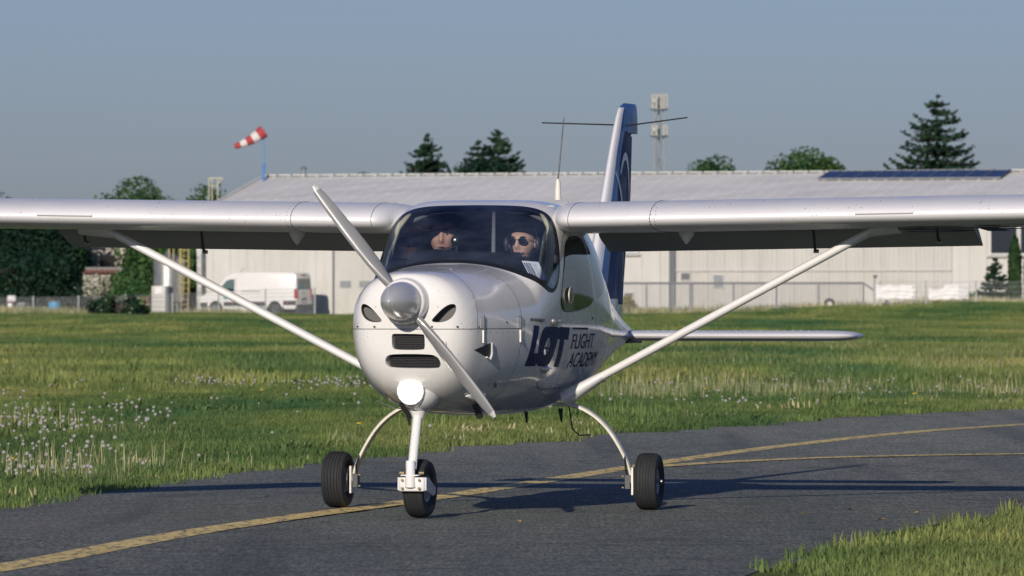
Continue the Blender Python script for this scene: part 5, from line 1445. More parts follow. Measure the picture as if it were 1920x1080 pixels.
# aerials
MB().lathe([(.022, 0), (.018, .10), (.012, .13)], (.42, 2.62, 1.93), 'z', 10).build('aerial_base', M['legpaint'], ac, 40)
MB().tube([(.42, 2.62, 2.05), (.435, 2.66, 2.30), (.44, 2.70, 2.445)], [.0055, .004, .003], 6).build('whip_aerial', M['dark_metal'], ac)
for sg, dz in ((1, .04), (-1, .01)):
    MB().tube([(0, 6.45, 2.475), (.06 * sg, 6.42, 2.485), (.50 * sg, 6.12, 2.485 + dz)], [.006, .005, .0045], 6).build('rod_aerial', M['dark_metal'], ac)
MB().tube([(.47, 2.7, .66), (.49, 2.72, .50), (.52, 2.78, .46), (.56, 2.9, .46)], .005, 6).build('wire_aerial', M['dark_metal'], ac)
for x, y, l_ in ((.03, 3.4, .075), (.36, 2.95, .06), (-.17, 1.15, .05)): MB().tube([(x, y, .62), (x, y + .03, .60 - l_)], [.016, .006], 8).build('drain_mast', M['dark_metal'], ac)
# ------------------------------------------------------------ landing gear
def wheel(parent, c, r_, w_, side, yaw=0, rim_r=.075):
    h = w_ / 2; pr = [(rim_r, -h * .62), (rim_r + .018, -h * .78), (r_ * .72, -h), (r_ * .90, -h * .93)]
    for g0 in (-.62, -.34, -.07, .20, .48):   # ribbed tread
        pr += [(r_ * (.985 - .05 * g0 * g0), h * g0 - .006), (r_ * (.955 - .05 * g0 * g0), h * g0 - .002), (r_ * (.955 - .05 * g0 * g0), h * g0 + .003), (r_ * (.995 - .05 * (g0 + .1) ** 2), h * g0 + .007)]
    pr += [(r_ * .90, h * .93), (r_ * .72, h), (rim_r + .018, h * .78), (rim_r, h * .62)]
    o = MB().lathe(pr, (0, 0, 0), 'x', 44, cap=False).build('wheel', M['tyre'], parent, 30)
    for s in (-1, 1):
        rp = [(.001, s * h * .35), (.028, s * h * .38), (.03, s * h * .30), (.058, s * h * .28), (.064, s * h * .60), (rim_r + .006, s * h * .70), (rim_r + .008, s * h * .58)]
        MB().lathe(rp, (0, 0, 0), 'x', 28).build('rim', M['rim'], o, 40)
    MB().lathe([(.010, -h * .6), (.010, h * .5), (.013, h * .5 + .004), (.013, h + .012), (.001, h + .014)], (0, 0, 0), 'x', 12).build('axle', M['metal'], o, 40)
    o.location = c; o.rotation_euler = (0, 0, yaw)
    return o
M['rim'] = plain('wheel_rim_grey', (.30, .32, .34), .4, .3)
for sg in (1, -1):
    P = chaikin([(.40, 2.63, .655), (.52, 2.63, .655), (.64, 2.63, .60), (.745, 2.63, .505), (.83, 2.63, .37), (.885, 2.63, .25), (.895, 2.63, .17)], 2, False)
    secs = []
    for i, p in enumerate(P):
        d = P[min(i + 1, len(P) - 1)] - P[max(i - 1, 0)]; d /= np.linalg.norm(d); nv = np.array([-d[2], 0, d[0]]); th = .0125 - .003 * i / len(P); wd = .050 - .015 * i / len(P)
        secs.append([((p[0] + nv[0] * a * th) * sg, p[1] + b * wd, p[2] + nv[2] * a * th) for a, b in ((1, .8), (.6, 1), (-.6, 1), (-1, .8), (-1, -.8), (-.6, -1), (.6, -1), (1, -.8))])
    leg = MB().rings(secs).build('main_gear_leg', M['legpaint'], ac, 50)
    wheel(ac, (1.0 * sg, 2.63, .178), .180, .142, sg, .02 * sg).scale = (sg, 1, 1)
    MB().box((.905 * sg, 2.63, .18), (.012, .12, .17)).build('axle_plate', M['metal'], leg)
    MB().lathe([(.082, 0), (.082, .006)], (.925 * sg, 2.63, .178), 'x', 24).build('brake_disc', M['dark_metal'], leg)
    MB().box((.875 * sg, 2.60, .175), (.032, .06, .085)).build('brake_caliper', M['dark_metal'], leg)
    MB().tube([(.87 * sg, 2.585, .20), (.865 * sg, 2.56, .27), (.85 * sg, 2.60, .34)], .006, 6).build('brake_hose', M['seal'], leg)
    for dz in (-.035, .035): MB().lathe([(.005, 0), (.005, .012)], (.840 * sg if sg > 0 else -.852, 2.57, .175 + dz), 'x', 8).build('caliper_bolt', M['brass'], leg)
# nose gear
ng_ = MB().tube([(.0, .74, .69), (.0, .70, .60), (.0, .62, .42), (.0, .575, .30)], [.030, .028, .0275, .0275], 16).build('nose_gear_leg', M['white'], ac, 60)
MB().lathe([(.075, .70), (.058, .66), (.034, .60)], (0, .72, 0), 'z', 18).build('leg_shroud', M['white'], ng_, 50)
MB().lathe([(.033, .19), (.033, .255), (.028, .257), (.028, .345), (.024, .35)], (-.005, .552, 0), 'z', 18).build('fork_tube', M['white'], ng_, 50)
bevel(MB().box((-.005, .565, .262), (.11, .07, .008)).build('fork_flange', M['white'], ng_), .002, 1)
bl = MB(); pl = [(-.088, .60), (-.088, .58), (-.078, .558), (-.05, .548), (.05, .548), (.078, .558), (.088, .58), (.088, .60)]
bl.rings([[(x, y, z) for x, y in pl] for z in (.165, .25)]); bevel(bl.build('fork_crown', M['white'], ng_), .010, 3)
for s in (-1, 1):
    A = [(s * .088, .57, .248), (s * .088, .64, .245), (s * .088, .80, .185), (s * .088, .80, .145), (s * .088, .74, .135), (s * .088, .60, .167), (s * .088, .57, .172)]
    B = [(a - s * .010, b, c) for a, b, c in A]; n_ = len(A)
    MB().add(A + B, [tuple(range(n_)), tuple(range(n_, 2 * n_))] + [(i, (i + 1) % n_, n_ + (i + 1) % n_, n_ + i) for i in range(n_)]).build('fork_plate', M['white'], ng_)
    for z_ in (.185, .235):
        MB().lathe([(.008, 0), (.008, -.012), (.001, -.014)], (s * .052, .540, z_), 'y', 8).build('fork_bolt', M['brass'], ng_)
    MB().lathe([(.008, 0), (.008, .03)], (s * .045 if s > 0 else -.075, .565, .275), 'x', 8).build('fork_bolt', M['brass'], ng_)
wheel(ac, (0, .765, .178), .178, .128, 1, R(-3))
# ------------------------------------------------------------ belly and cowl details
def blister(c, a, b, d, name, mat, tail=1.0, parent=ac, n=20):
    """teardrop: c centre of the blunt front, half width a, half height b, length d aft"""
    secs = []
    for f in np.concatenate([np.linspace(0, .2, 7), np.linspace(.25, 1, 9)]):
        k = math.sqrt(max(0, 1 - (1 - f / .22) ** 2)) if f < .22 else 1 - ((f - .22) / .78) ** 1.6 * .96
        k = max(k, .02)
        secs.append([(c[0] + a * k * math.cos(q), c[1] + d * f, c[2] + b * k * math.sin(q)) for q in np.linspace(0, 2 * math.pi, n + 1)[:-1]])
    return MB().rings(secs).build(name, mat, parent, 60)
LH = blister((.01, .555, .752), .125, .115, .85, 'landing_light_fairing', M['white'])
MB().lathe([(.076, .552), (.082, .549), (.084, .575)], (-.005, 0, .765), 'y', 28, cap=False).build('lamp_rim', M['white'], LH, 50)
MB().lathe([(.076, .556), (.060, .575), (.044, .585)], (-.005, 0, .765), 'y', 28, cap=False).build('reflector_bowl', M['reflector'], LH, True)
for k in range(8):
    a = k * math.pi / 4; MB().lathe([(.001, -.004), (.008, -.003), (.010, .004)], (-.005 + .058 * math.cos(a), .566, .765 + .058 * math.sin(a)), 'y', 10).build('glow_dot', M['glowdot'], LH)  # added glowing dots, put in to give the lamp's glare some structure
lens = MB().lathe([(.001, .546), (.030, .549), (.045, .557), (.047, .580)], (-.005, 0, .765), 'y', 28).build('lit_lamp', M['lamp'], LH, 60)
lp = bpy.data.lights.new('landing_lamp_beam', 'SPOT'); lp.energy = 14; lp.spot_size = R(55); lp.color = (1, .93, .8); lp.shadow_soft_size = .05
lo_ = bpy.data.objects.new('landing_lamp_beam', lp); C.objects.link(lo_); lo_.parent = ac; lo_.location = (-.005, .53, .765); lo_.rotation_euler = (R(-86), 0, R(180))
for q in range(9):
    a = q * .7; MB().box((-.005 + .03 * math.cos(a), .5415, .765 + .03 * math.sin(a)), (.006, .002, .006)).build('led', M['white'], LH)
# exhaust scoop
sc_ = MB(); secs = []
for f in np.linspace(0, 1, 8):
    r_ = .008 + .032 * f ** .7; secs.append([(.262 + .04 * f + r_ * math.cos(q) * 1.05, .86 + .17 * f, .735 - .012 * f + r_ * math.sin(q)) for q in np.linspace(0, 2 * math.pi, 17)[:-1]])
sc_.rings(secs, cap1=False).build('exhaust_scoop', M['white'], ac, 60)
MB().lathe([(.001, .985), (.036, .985)], (.300, 0, .722), 'y', 16).build('scoop_mouth', M['black'], ac)
MB().tube([(.24, 1.15, .70), (.26, 1.22, .60)], .022, 10).build('exhaust_pipe', M['dark_metal'], ac)
MB().tube([(-.14, .85, .68), (-.10, .93, .60)], .014, 8).build('breather_pipe', M['dark_metal'], ac)
MB().tube([(-.33, 1.0, .70), (-.22, 1.02, .655), (0, 1.02, .64), (.2, 1.02, .65)], .004, 5).build('belly_joint', M['metal'], ac)
def on_side(y, z, off=.0): return (float(side_x(y, z)) + off, y, z)
# triangular inlet
T_ = [(.63, 1.010), (.83, 1.052), (.845, .952), (.80, .968)]

MB().tube([on_side(.828, 1.052, .010), on_side(.848, .99, .012), on_side(.845, .952, .010), on_side(.80, .966, .006)], .0055, 6).build('inlet_lip', M['white'], ac)
#LATCH
# latches on the cowl joint
for y in (.72, 1.255):
    p = on_side(y, 1.135, .004)
    l0 = MB().box((p[0], y, 1.09), (.010, .022, .075)).build('cowl_latch', M['metal'], ac)
    MB().tube([(p[0] + .004, y - .012, 1.13), (p[0] + .004, y - .012, 1.20), (p[0] + .004, y, 1.215), (p[0] + .004, y + .012, 1.20), (p[0] + .004, y + .012, 1.13)], .003, 5).build('latch_wire', M['metal'], l0)
for sgn, y, z in ((1, 1.865, 1.176), (1, 1.84, .885), (-1, 1.865, 1.176), (-1, 1.84, .885)):
    x = float(side_x(y, z)) * sgn
    hb = MB().lathe([(.03, 0), (.027, .012), (.014, .03), (.001, .036)] if sgn > 0 else [(.03, 0), (.027, -.012), (.014, -.03), (.001, -.036)], (x, y, z), 'x', 14).build('door_hinge', M['metal'], ac, 50)
    MB().tube([(x + .02 * sgn, y, z), (x + .032 * sgn, y + .06, z + .005)], [.012, .006], 8).build('hinge_arm', M['white'], hb)
for y, z in ((1.05, 1.175), (1.02, .90), (1.0, .80), (2.98, 1.19), (.50, 1.15)):
    x = float(side_x(y, z)) if y > .7 else .30
    MB().lathe([(.007, 0), (.007, .004), (.001, .005)], (x, y, z), 'x', 8).build('cowl_screw', M['seam'], ac)
for x, y, z in ((-.32, .505, 1.150), (-.20, .445, 1.15), (.155, .445, 1.15), (.30, .485, 1.15), (.39, .66, 1.148)):
    MB().lathe([(.006, 0), (.006, -.004), (.001, -.005)], (x, y, z), 'y', 8).build('cowl_screw', M['seam'], ac)
MB().lathe([(.022, 0), (.022, .004), (.001, .005)], (float(side_x(1.1, .80)), 1.1, .80), 'x', 12).build('drain_hole', M['black'], ac)
# round vent in the door window, hinged out to face forward
vx = float(side_x(2.26, 1.335)) + .013
VR = [(vx - .007 * math.cos(a), 2.27 + .085 * math.cos(a), 1.335 + .050 * math.sin(a)) for a in np.linspace(0, 2 * math.pi, 25)]
vr_ = MB().tube(VR, .004, 6, cap=False).build('window_vent_ring', M['legpaint'], doors[0])
MB().add(VR[:-1], [tuple(range(24))]).build('vent_pane', M['sideglass'], vr_, fix=False)
# fasteners along the cowl joints
fs = MB()
def fastener(t_, ps, r_=.0042):
    P0 = fus(np.array([t_]), np.array([ps]))[0]; Pa = fus(np.array([t_]), np.array([ps + 1e-3]))[0]; Pb = fus(np.array([min(TMAX, t_ + 1e-3)]), np.array([ps]))[0]
    a = Vector(Pa - P0).normalized(); b = Vector(Pb - P0).normalized(); n_ = a.cross(b).normalized(); c_ = Vector(P0)
    if n_.dot(c_ - Vector((0, c_.y, 1.2))) < 0: n_ = -n_
    fs.add([c_ + n_ * .0012 + (a * math.cos(q) + b * math.sin(q)) * r_ for q in np.linspace(0, 2 * math.pi, 7)[:-1]] + [c_ + n_ * .003], [(i, (i + 1) % 6, 6) for i in range(6)])
for ps in np.radians(np.arange(-140, 141, 8.0)):
    fastener(CW - .022, ps, .0036)
for ps in np.radians(np.arange(-80, 81, 9.0)):
    fastener(np.interp(abs(ps), np.radians([0, 25, 47, 70, 84]), [.62, .56, .437, .416, .395]) - .02, ps, .0034)
for tt in np.arange(.06, CW - .05, .085):
    for sgn in (1, -1):
        q_ = math.acos(0) + (0.02 if tt < .3 else .05)
        fastener(tt, sgn * (q_ + .03), .0036)
tag(fs.build('fastener_rows', M['trim'], ac, fix=False), kind='stuff')

# ------------------------------------------------------------ lettering on the left side
def decal(name, bm_or_poly, mat, off=.0022, holes=None, parent=ac):
    """polygon(s) in (y, z), laid on the skin"""
    if isinstance(bm_or_poly, bmesh.types.BMesh): bm = bm_or_poly
    else:
        bm = bmesh.new(); es = []
        for L_ in [bm_or_poly] + (holes or []):
            vs_ = [bm.verts.new((y, z, 0)) for y, z in L_]
            es += [bm.edges.new((vs_[i], vs_[(i + 1) % len(vs_)])) for i in range(len(vs_))]
        bmesh.ops.triangle_fill(bm, use_beauty=True, use_dissolve=False, edges=es)
    ys_ = [v.co.x for v in bm.verts]; zs_ = [v.co.y for v in bm.verts]
    for ax_, lo, hi, st_ in (((1, 0, 0), min(ys_), max(ys_), .07), ((0, 1, 0), min(zs_), max(zs_), .018)):
        for k in np.arange(lo + st_ / 2, hi, st_):
            bmesh.ops.bisect_plane(bm, geom=bm.verts[:] + bm.edges[:] + bm.faces[:], plane_co=Vector(ax_) * k, plane_no=ax_)
    for v in bm.verts:
        y, z = v.co.x, v.co.y; v.co = (float(side_x(y, z)) + off, y, z)
    bmesh.ops.recalc_face_normals(bm, faces=bm.faces)
    me = bpy.data.meshes.new(name); bm.to_mesh(me); bm.free(); me.materials.append(mat)
    me.polygons.foreach_set('use_smooth', [True] * len(me.polygons))
    return link(name, me, parent)
# L and O and T of the big logo; the O runs into the foot of the L
LL = [(1.476, 1.154), (1.572, 1.150), (1.520, .982), (1.611, .981), (1.596, 1.036), (1.604, 1.076), (1.626, 1.108), (1.660, 1.132), (1.719, 1.1465), (1.815, 1.1455), (1.80, 1.06), (1.87, 1.02), (1.945, 1.00), (1.953, .969), (1.940, .94), (1.922, .920), (1.895, .905), (1.865, .900), (1.419, .905)]
OB = chaikin([(1.596, 1.036), (1.604, 1.076), (1.626, 1.108), (1.660, 1.132), (1.719, 1.1465), (2.03, 1.1415), (2.022, 1.10), (1.985, 1.05), (1.958, .985), (1.945, .945), (1.922, .920), (1.895, .905), (1.865, .900), (1.62, .9035), (1.61, .98)], 1)
OH = [(1.771 + .056 * math.cos(a) + .016 * math.sin(a), 1.022 + .054 * math.sin(a)) for a in np.linspace(0, 2 * math.pi, 25)[:-1]]
decal('logo_letter_l', [(1.476, 1.154), (1.572, 1.150), (1.520, .982), (1.6105, .981), (1.6195, .9036), (1.419, .905)], M['navy'])
decal('logo_letter_o', [tuple(p) for p in OB], M['navy'], holes=[OH])
decal('logo_letter_t', [(2.032, 1.1414), (2.296, 1.136), (2.28, 1.06), (2.165, 1.062), (2.182, .894), (2.068, .894), (2.058, 1.066), (1.997, 1.067), (2.024, 1.10)], M['navy'])
decal('triangular_inlet', T_, M['black'], .002)
# small crane in the ring of the O
def strip(P, w_):
    P = np.array(P, float); D = np.gradient(P, axis=0); D /= np.linalg.norm(D, axis=1)[:, None] + 1e-9; N_ = np.stack([-D[:, 1], D[:, 0]], 1) * w_ / 2
    return [tuple(p) for p in np.concatenate([P + N_, (P - N_)[::-1]])]
decal('crane_emblem', strip([(1.802, 1.066), (1.782, 1.030), (1.772, 1.012)], .010), M['navy'])
decal('crane_emblem', strip([(1.722, 1.012), (1.772, 1.014), (1.824, 1.008)], .010), M['navy'])
decal('crane_emblem', strip([(1.770, 1.012), (1.780, .992), (1.800, .974)], .012), M['navy'])
decal('title_bar', [(2.395, 1.136), (2.83, 1.133), (2.83, 1.120), (2.390, 1.123)], M['navy'])
def side_text(body, y0, y1, z0, z1, shear, name, mat=M['navy'], bold=0.0, tilt=0):
    bm, b_ = text_mesh(body, 1.0, shear, bold=bold)
    for v in bm.verts:
        fx_ = (v.co.x - b_[0]) / (b_[1] - b_[0]); fy_ = (v.co.y - b_[2]) / (b_[3] - b_[2])
        v.co = (y0 + (y1 - y0) * fx_, z0 + (z1 - z0) * fy_ + tilt * fx_, 0)
    return decal(name, bm, mat)
side_text('FLIGHT', 2.39, 3.08, 1.002, 1.096, .12, 'title_lettering')
side_text('ACADEMY', 2.42, 3.36, .886, .979, .12, 'title_lettering')
side_text('POWERJET', 1.415, 1.69, 1.172, 1.198, .25, 'small_script', M['seal'], .03, -.006)
M['tailtext'] = M['tailprint']
# ------------------------------------------------------------ cabin interior
gs = MB(); secs = []
for y, z in ((1.56, 1.50), (1.64, 1.525), (1.74, 1.56), (1.86, 1.59), (1.97, 1.60), (2.00, 1.585), (2.00, 1.28)):
    row_ = []
    for q in np.linspace(-1, 1, 33):
        zz = z + (.02 * math.exp(-((q + .36) / .30) ** 2) if z > 1.5 else 0); zz -= (.30 * max(0, abs(q) - .64) / .36) if z > 1.4 else 0
        wmax = float(side_x(y, min(zz, 1.50))) - .035
        row_.append((q * wmax, y, zz))
    secs.append(row_)
n_ = 33; Vv = [p for s_ in secs for p in s_]
gs.add(Vv, [(i * n_ + k, i * n_ + k + 1, (i + 1) * n_ + k + 1, (i + 1) * n_ + k) for i in range(len(secs) - 1) for k in range(n_ - 1)])
gs.build('instrument_hood', M['black'], ac, 50, fix=False)
for x in (-.26, .26):
    s_ = bevel(MB().box((x, 2.62, .98), (.42, .46, .12)).build('seat', M['black'], ac), .03)
    b_ = bevel(MB().box((x, 2.93, 1.24), (.42, .10, .52), M=Matrix.Rotation(R(-14), 3, 'X')).build('backrest', M['black'], s_), .03)
    bevel(MB().box((x, 3.03, 1.60), (.24, .07, .15), M=Matrix.Rotation(R(-10), 3, 'X')).build('headrest', M['black'], s_), .02)
MB().box((0, 2.55, .80), (.80, 1.4, .04)).build('cabin_floor', M['cabin'], ac)
MB().box((0, 2.5, 1.02), (.10, .7, .2)).build('centre_console', M['black'], ac)
for sg in (1, -1):   # beige padded door pillars and roof tubes
    P = [(.508 * sg, 1.88, 1.36), (.518 * sg, 1.94, 1.50), (.510 * sg, 2.04, 1.64), (.485 * sg, 2.12, 1.75), (.42 * sg, 2.18, 1.84)]
    MB().tube(P, [.016, .027, .029, .022, .014], 10).build('padded_pillar', M['beige'], ac, True)
    MB().tube([(.42 * sg, 2.26, 1.80), (.30 * sg, 2.28, 1.855), (0, 2.3, 1.875)], .018, 8).build('roof_tube', M['cabin'], ac, True)
    MB().tube([(.16 * sg, 1.98, 1.56), (.10 * sg, 2.25, 1.86)], .013, 8).build('cabin_tube', M['cabin'], ac, True) if sg > 0 else None
bl_ = MB().lathe([(.001, -.034), (.014, -.031), (.026, -.022), (.033, -.008), (.033, .008), (.026, .022), (.014, .031), (.001, .034)], (-.062, 1.93, 1.672), 'z', 20).build('round_compass', M['seal'], ac, True)
MB().tube([(-.062, 1.93, 1.59), (-.062, 1.93, 1.645)], .012, 8).build('compass_stalk', M['seal'], bl_)
MB().lathe([(.008, -.034), (.001, -.035)], (-.066, 1.93, 1.675), 'y', 10).build('compass_cap', M['metal'], bl_)
for sg in (1, -1): MB().box((.515 * sg, 2.62, 1.60), (.02, .6, .07)).build('door_trim', M['beige'], ac)
# checklist card standing on the hood behind the glass
CARD = ((.372, 1.84, 1.548), (.468, 1.88, 1.540), (.528, 1.88, 1.425), (.430, 1.82, 1.450))
cd = MB().add(CARD, [(0, 1, 2, 3)]).build('checklist_card', plain('card_white', (.70, .70, .72), .5), ac, fix=False)
a_, b_, c_, d_ = [Vector(p) for p in CARD]
cm = MB()
for f0, f1 in ((.08, .14), (.19, .25), (.29, .32), (.36, .42), (.46, .48), (.60, .62), (.72, .74)):
    q = lambda f, g: (a_ + (b_ - a_) * f) * (1 - g) + (d_ + (c_ - d_) * f) * g + Vector((0, -.003, 0))
    cm.add([q(f0, .10), q(f1, .10), q(f1, .93), q(f0, .93)], [(0, 1, 2, 3)])
cm.build('card_print', M['navy'], cd, fix=False)

# ================================================================ the two people in the cabin
def skin_mat(name, col):
    t = NT(name); c = t.coords('Object'); f = t.noise(c, 30, 5)
    t.set(t.ramp(f, [(.3, tuple(k * .88 for k in col)), (.7, tuple(min(1, k * 1.08) for k in col))]), .5)
    t.b.inputs['Subsurface Weight'].default_value = .08; t.b.inputs['Subsurface Radius'].default_value = (.01, .004, .002)
    return t.m
M['skin1'] = skin_mat('fair_skin', (.62, .36, .27)); M['skin2'] = skin_mat('light_skin', (.68, .42, .33))
M['hair1'] = plain('short_fair_hair', (.17, .11, .065), .7, var=.4, scale=60); M['hair2'] = plain('dark_tied_hair', (.022, .014, .010), .5, var=.4, scale=60)
M['shirt1'] = plain('dark_polo_cloth', (.025, .03, .045), .9); M['shirt2'] = plain('navy_shirt_cloth', (.03, .04, .07), .9)
M['lips'] = plain('lips', (.36, .15, .13), .5); M['eyew'] = plain('eye_white', (.55, .53, .50), .25); M['iris'] = plain('iris_dark', (.03, .03, .035), .2)
M['lensdark'] = plain('sunglass_lens', (.008, .01, .018), .04, 0, .5); M['headset'] = plain('headset_black', (.03, .035, .045), .4)
def head_grid(female=False):
    nu, nv = 56, 44; V = []
    g = lambda a, s: math.exp(-(a / s) ** 2)
    for j in range(nv + 1):
        phi = math.pi * j / nv; zc_ = math.cos(phi)
        for i in range(nu):
            th = 2 * math.pi * i / nu; s_ = math.sin(phi)
            x = .074 * s_ * math.sin(th); y = -.096 * s_ * math.cos(th); z = .116 * zc_
            if z < -.01:      # jaw narrows
                k = min(1, (-z - .01) / .10); x *= 1 - (.34 if female else .26) * k ** 1.3; y = y * (1 - .20 * k) - .012 * k if y < 0 else y * (1 - .55 * k)
            fr_ = y < 0
            if fr_:
                y -= .030 * g(x, .011) * g(z + .020, .020) + .012 * g(x, .008) * g(z - .008, .022)      # nose
                y += .013 * (g(abs(x) - .031, .015)) * g(z - .012, .013)                                 # eye sockets
                y -= .006 * g(z - .034, .010) * g(x, .05)                                                # brow
                y -= .007 * g(x, .022) * g(z + .056, .010)                                               # lips
                y += .004 * g(x, .03) * g(z + .073, .008)
                y -= .009 * g(x, .020) * g(z + .094, .014)                                               # chin
                y -= .004 * g(abs(x) - .040, .018) * g(z + .020, .022)                                   # cheeks
            V.append((x, y, z))
    F = []
    for j in range(nv):
        for i in range(nu):
            F.append((j * nu + i, j * nu + (i + 1) % nu, (j + 1) * nu + (i + 1) % nu, (j + 1) * nu + i))
    return V, F
def skin_body(bones, rad, root):
    me = bpy.data.meshes.new('b'); me.from_pydata([p for p in bones['v']], bones['e'], [])
    ob = bpy.data.objects.new('b', me); C.objects.link(ob)
    md = ob.modifiers.new('s', 'SKIN'); md.use_smooth_shade = True
    sv = me.skin_vertices[0].data
    for i, r_ in enumerate(rad): sv[i].radius = r_ if hasattr(r_, '__len__') else (r_, r_); sv[i].use_root = (i == root)
    sd_ = ob.modifiers.new('d', 'SUBSURF'); sd_.levels = 1; sd_.render_levels = 1
    dg = bpy.context.evaluated_depsgraph_get(); out = bpy.data.meshes.new_from_object(ob.evaluated_get(dg))
    bpy.data.objects.remove(ob); return out
def person(x, y, zh, label, female, turn, tilt, hs_=1.0):
    """seated; origin at the seat, head centre at zh (aircraft frame)"""
    base = AM @ Vector((x, y + .10, 1.04)); o = empty('person', base, -R(AYAW)); tag(o, label, 'person')
    hz0 = zh - 1.04; sh = hz0 - .27; sk, shirt = (M['skin2'], M['shirt2']) if female else (M['skin1'], M['shirt1']); w = .17 if female else .20
    v = [(0, 0, .06), (0, .03, .20), (0, .04, sh - .14), (0, .03, sh), (0, .0, hz0 - .15), (0, -.02, hz0 - .07)]; e_ = [(0, 1), (1, 2), (2, 3), (3, 4), (4, 5)]
    rad = [(.15, .11), (.14, .10), (.16, .11), (.10, .09), .052, .050]
    hands = []
    for s in (-1, 1):
        b_ = len(v); v += [(s * w, .03, sh - .03), (s * (w + .04), -.06, sh - .27), (s * .15, -.30, sh - .24), (s * .13, -.37, sh - .21)]
        rad += [.058, .045, .034, .026]; e_ += [(3, b_), (b_, b_ + 1), (b_ + 1, b_ + 2), (b_ + 2, b_ + 3)]; hands.append(Vector(v[-1]))
        b_ = len(v); v += [(s * .10, -.05, .07), (s * .13, -.46, .12), (s * .13, -.58, -.06), (s * .13, -.66, -.14)]
        rad += [.085, .058, .045, .035]; e_ += [(0, b_), (b_, b_ + 1), (b_ + 1, b_ + 2), (b_ + 2, b_ + 3)]
    me = skin_body({'v': v, 'e': e_}, rad, 0)
    bm = bmesh.new(); bm.from_mesh(me); bpy.data.meshes.remove(me)
    for f in bm.faces: c = f.calc_center_median(); f.material_index = 1 if not ((c.z > sh + .055 and abs(c.x) < .09) or (c.y < -.20 and c.z > sh - .32)) else 0; f.smooth = True
    # head and fingers join the same mesh
    HV, HF = head_grid(female); Rm = Matrix.Rotation(turn, 3, 'Z') @ Matrix.Rotation(tilt, 3, 'X') @ Matrix.Scale(hs_, 3); hc = Vector((0, -.03, hz0))
    hv = [bm.verts.new(Rm @ Vector(p) + hc) for p in HV]
    for f in HF:
        try: q = bm.faces.new([hv[i] for i in f]); q.smooth = True; q.material_index = 0
        except ValueError: pass
    def addtube(P, rr):
        m_ = MB().tube(P, rr, 7); vv = [bm.verts.new(p) for p in m_.v]
        for f in m_.f: q = bm.faces.new([vv[i] for i in f]); q.smooth = True; q.material_index = 0
    for s, h in zip((-1, 1), hands):
        addtube([h + Vector((0, .02, 0)), h + Vector((0, -.03, .01)), h + Vector((0, -.07, .012))], [.026, .036, .034])
        for k in range(4):
            b_ = h + Vector(((k - 1.5) * .019, -.07, .014)); ln = (.030, .034, .032, .025)[k]
            addtube([b_, b_ + Vector((0, -ln, .004)), b_ + Vector((0, -ln * 1.6, -ln * .7)), b_ + Vector((0, -ln * 1.2, -ln * 1.5))], [.0095, .009, .008, .006])
        addtube([h + Vector((-s * .028, -.02, .0)), h + Vector((-s * .05, -.05, -.005)), h + Vector((-s * .045, -.08, -.015))], [.012, .010, .007])
    bmesh.ops.recalc_face_normals(bm, faces=bm.faces)
    me = bpy.data.meshes.new('body'); bm.to_mesh(me); bm.free(); me.materials.append(sk); me.materials.append(shirt); link('body', me, o)
    tr = lambda p: tuple(Rm @ Vector(p) + hc)
    # hair cap
    hv_, hf_ = [], []; keep = {}
    for i, p in enumerate(HV):
        px_, py_, pz_ = p; line = .070 + .35 * max(0, -py_ - .055) - .9 * max(0, py_ + .03) if not female else .074 - .75 * max(0, py_ + .045)
        if pz_ > line + .006 * math.sin(px_ * 180): 
            k_ = 1.055 if not female else 1.05; keep[i] = len(hv_); q = Vector(p) * k_ + Vector((0, 0, .003)) + Vector((noise.noise(Vector(p) * 60), noise.noise(Vector(p) * 50 + Vector((3, 0, 0))), noise.noise(Vector(p) * 55))) * .004; hv_.append(tr(q))
    for f in HF:
        if all(i in keep for i in f): hf_.append(tuple(keep[i] for i in f))
    m_ = MB().add(hv_, hf_)
    if female: m_.lathe([(.001, -.03), (.03, -.02), (.038, 0), (.03, .02), (.001, .03)], tr((0, .115, .03)), 'y', 12)
    m_.build('hair', M['hair2' if female else 'hair1'], o, True, fix=False)
    # ears, brows, eyes, lips, nostrils
    for s in (-1, 1):
        MB().add(*(lambda m2: (m2.v, m2.f))(MB().lathe([(.001, -.008), (.012, -.006), (.016, 0), (.012, .006), (.001, .008)], (0, 0, 0), 'x', 10))).build('ear', sk, o, True)
        ob = o.children[-1] if False else bpy.context.scene.objects[-1] if False else None
    for ch in [c_ for c_ in o.children if c_.name.startswith('ear')]:
        pass
    es = [c_ for c_ in o.children if c_.name.split('.')[0] == 'ear']
    for s, c_ in zip((-1, 1), es): c_.location = tr((s * .075, .008, -.004)); c_.scale = (1, 1, 1.8)
    for s in (-1, 1):
        MB().tube([tr((s * .014, -.093, .030)), tr((s * .030, -.092, .036)), tr((s * .048, -.080, .031))], [.003, .0042, .002], 6).build('eyebrow', M['hair2' if female else 'hair1'], o, True)
        if not female:
            e0 = MB(); bm2 = bmesh.new(); bmesh.ops.create_uvsphere(bm2, u_segments=12, v_segments=8, radius=.0115); me2 = bpy.data.meshes.new('eye'); bm2.to_mesh(me2); bm2.free(); me2.materials.append(M['eyew'])
            eo = link('eye', me2, o); eo.location = tr((s * .030, -.0735, .012)); eo.scale = (1.1, 1, .55)
            MB().lathe([(.0055, 0), (.001, -.002)], tr((s * .030, -.0855, .012)), 'y', 10).build('iris', M['iris'], eo.parent)
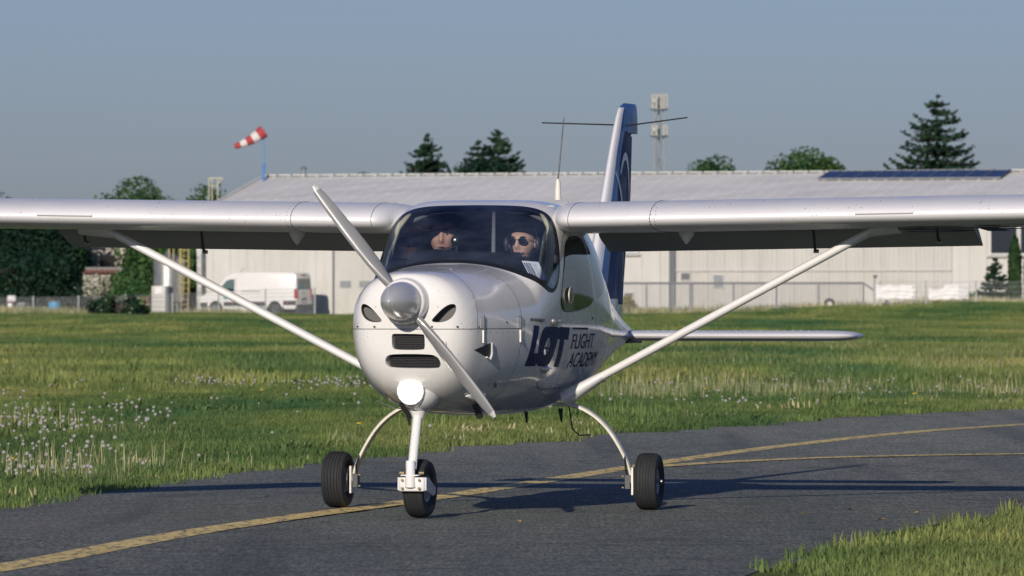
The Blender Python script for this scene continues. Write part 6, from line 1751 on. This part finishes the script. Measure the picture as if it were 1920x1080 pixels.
    MB().tube([tr((-.021, -.090, -.057)), tr((-.008, -.1035, -.053)), tr((.008, -.1035, -.053)), tr((.021, -.090, -.057))], [.001, .003, .003, .001], 8).build('lips', M['lips'], o, True)
    # headset
    hs = MB().tube([tr((.088 * math.cos(a), .012, .0 + .128 * math.sin(a) - .0)) for a in np.linspace(R(2), R(178), 22)], .0055, 8).build('headset', M['metal'] if female else M['headset'], o, True)
    for s in (-1, 1):
        m2 = MB().lathe([(.001, s * .018), (.026, s * .016), (.036, s * .006), (.038, -s * .004), (.030, -s * .014), (.001, -s * .016)], (0, 0, 0), 'x', 18)
        q = m2.build('ear_cup', M['headset'], hs, True); q.location = tr((s * .094, .008, -.006)); q.scale = (1, 1, 1.35)
    MB().tube([tr((.098, -.01, -.03)), tr((.088, -.07, -.055)), tr((.045, -.112, -.062))], .0035, 6).build('microphone_boom', M['headset'], hs, True)
    MB().lathe([(.001, -.012), (.009, -.008), (.009, .008), (.001, .012)], tr((.038, -.116, -.062)), 'x', 8).build('microphone', M['headset'], hs, True)
    if female:
        sg_ = None
        for s in (-1, 1):
            P = [(s * (.031 + .026 * math.cos(a)), -.101 + .012 * abs(.026 * math.cos(a) * 1 + .0) * 8 * (1 if math.cos(a) > 0 else .2), .010 + .0215 * math.sin(a) * (1.0 if math.sin(a) < 0 else .85)) for a in np.linspace(0, 2 * math.pi, 21)[:-1]]
            P = [tr(p) for p in P]
            if sg_ is None: sg_ = MB().tube([tr((-.008, -.107, .018)), tr((0, -.110, .021)), tr((.008, -.107, .018))], .0025, 6).build('sunglasses', M['metal'], o, True)
            MB().add(P, [tuple(range(20))]).build('lens', M['lensdark'], sg_, fix=False)
            MB().tube(P + [P[0]], .0022, 6, cap=False).build('lens_rim', M['dark_metal'], sg_, True)
            MB().tube([tr((s * .056, -.096, .018)), tr((s * .076, -.05, .014)), tr((s * .080, .01, .008))], .0022, 6).build('temple_arm', M['dark_metal'], sg_)
    return o
person(-.335, 2.62, 1.712, 'man with short fair hair and a dark headset frowning behind the round compass', False, R(8), R(4), 1.2)
person(.175, 2.62, 1.662, 'woman with dark sunglasses and a headset sitting behind the windshield card', True, R(-4), R(0), 1.10)
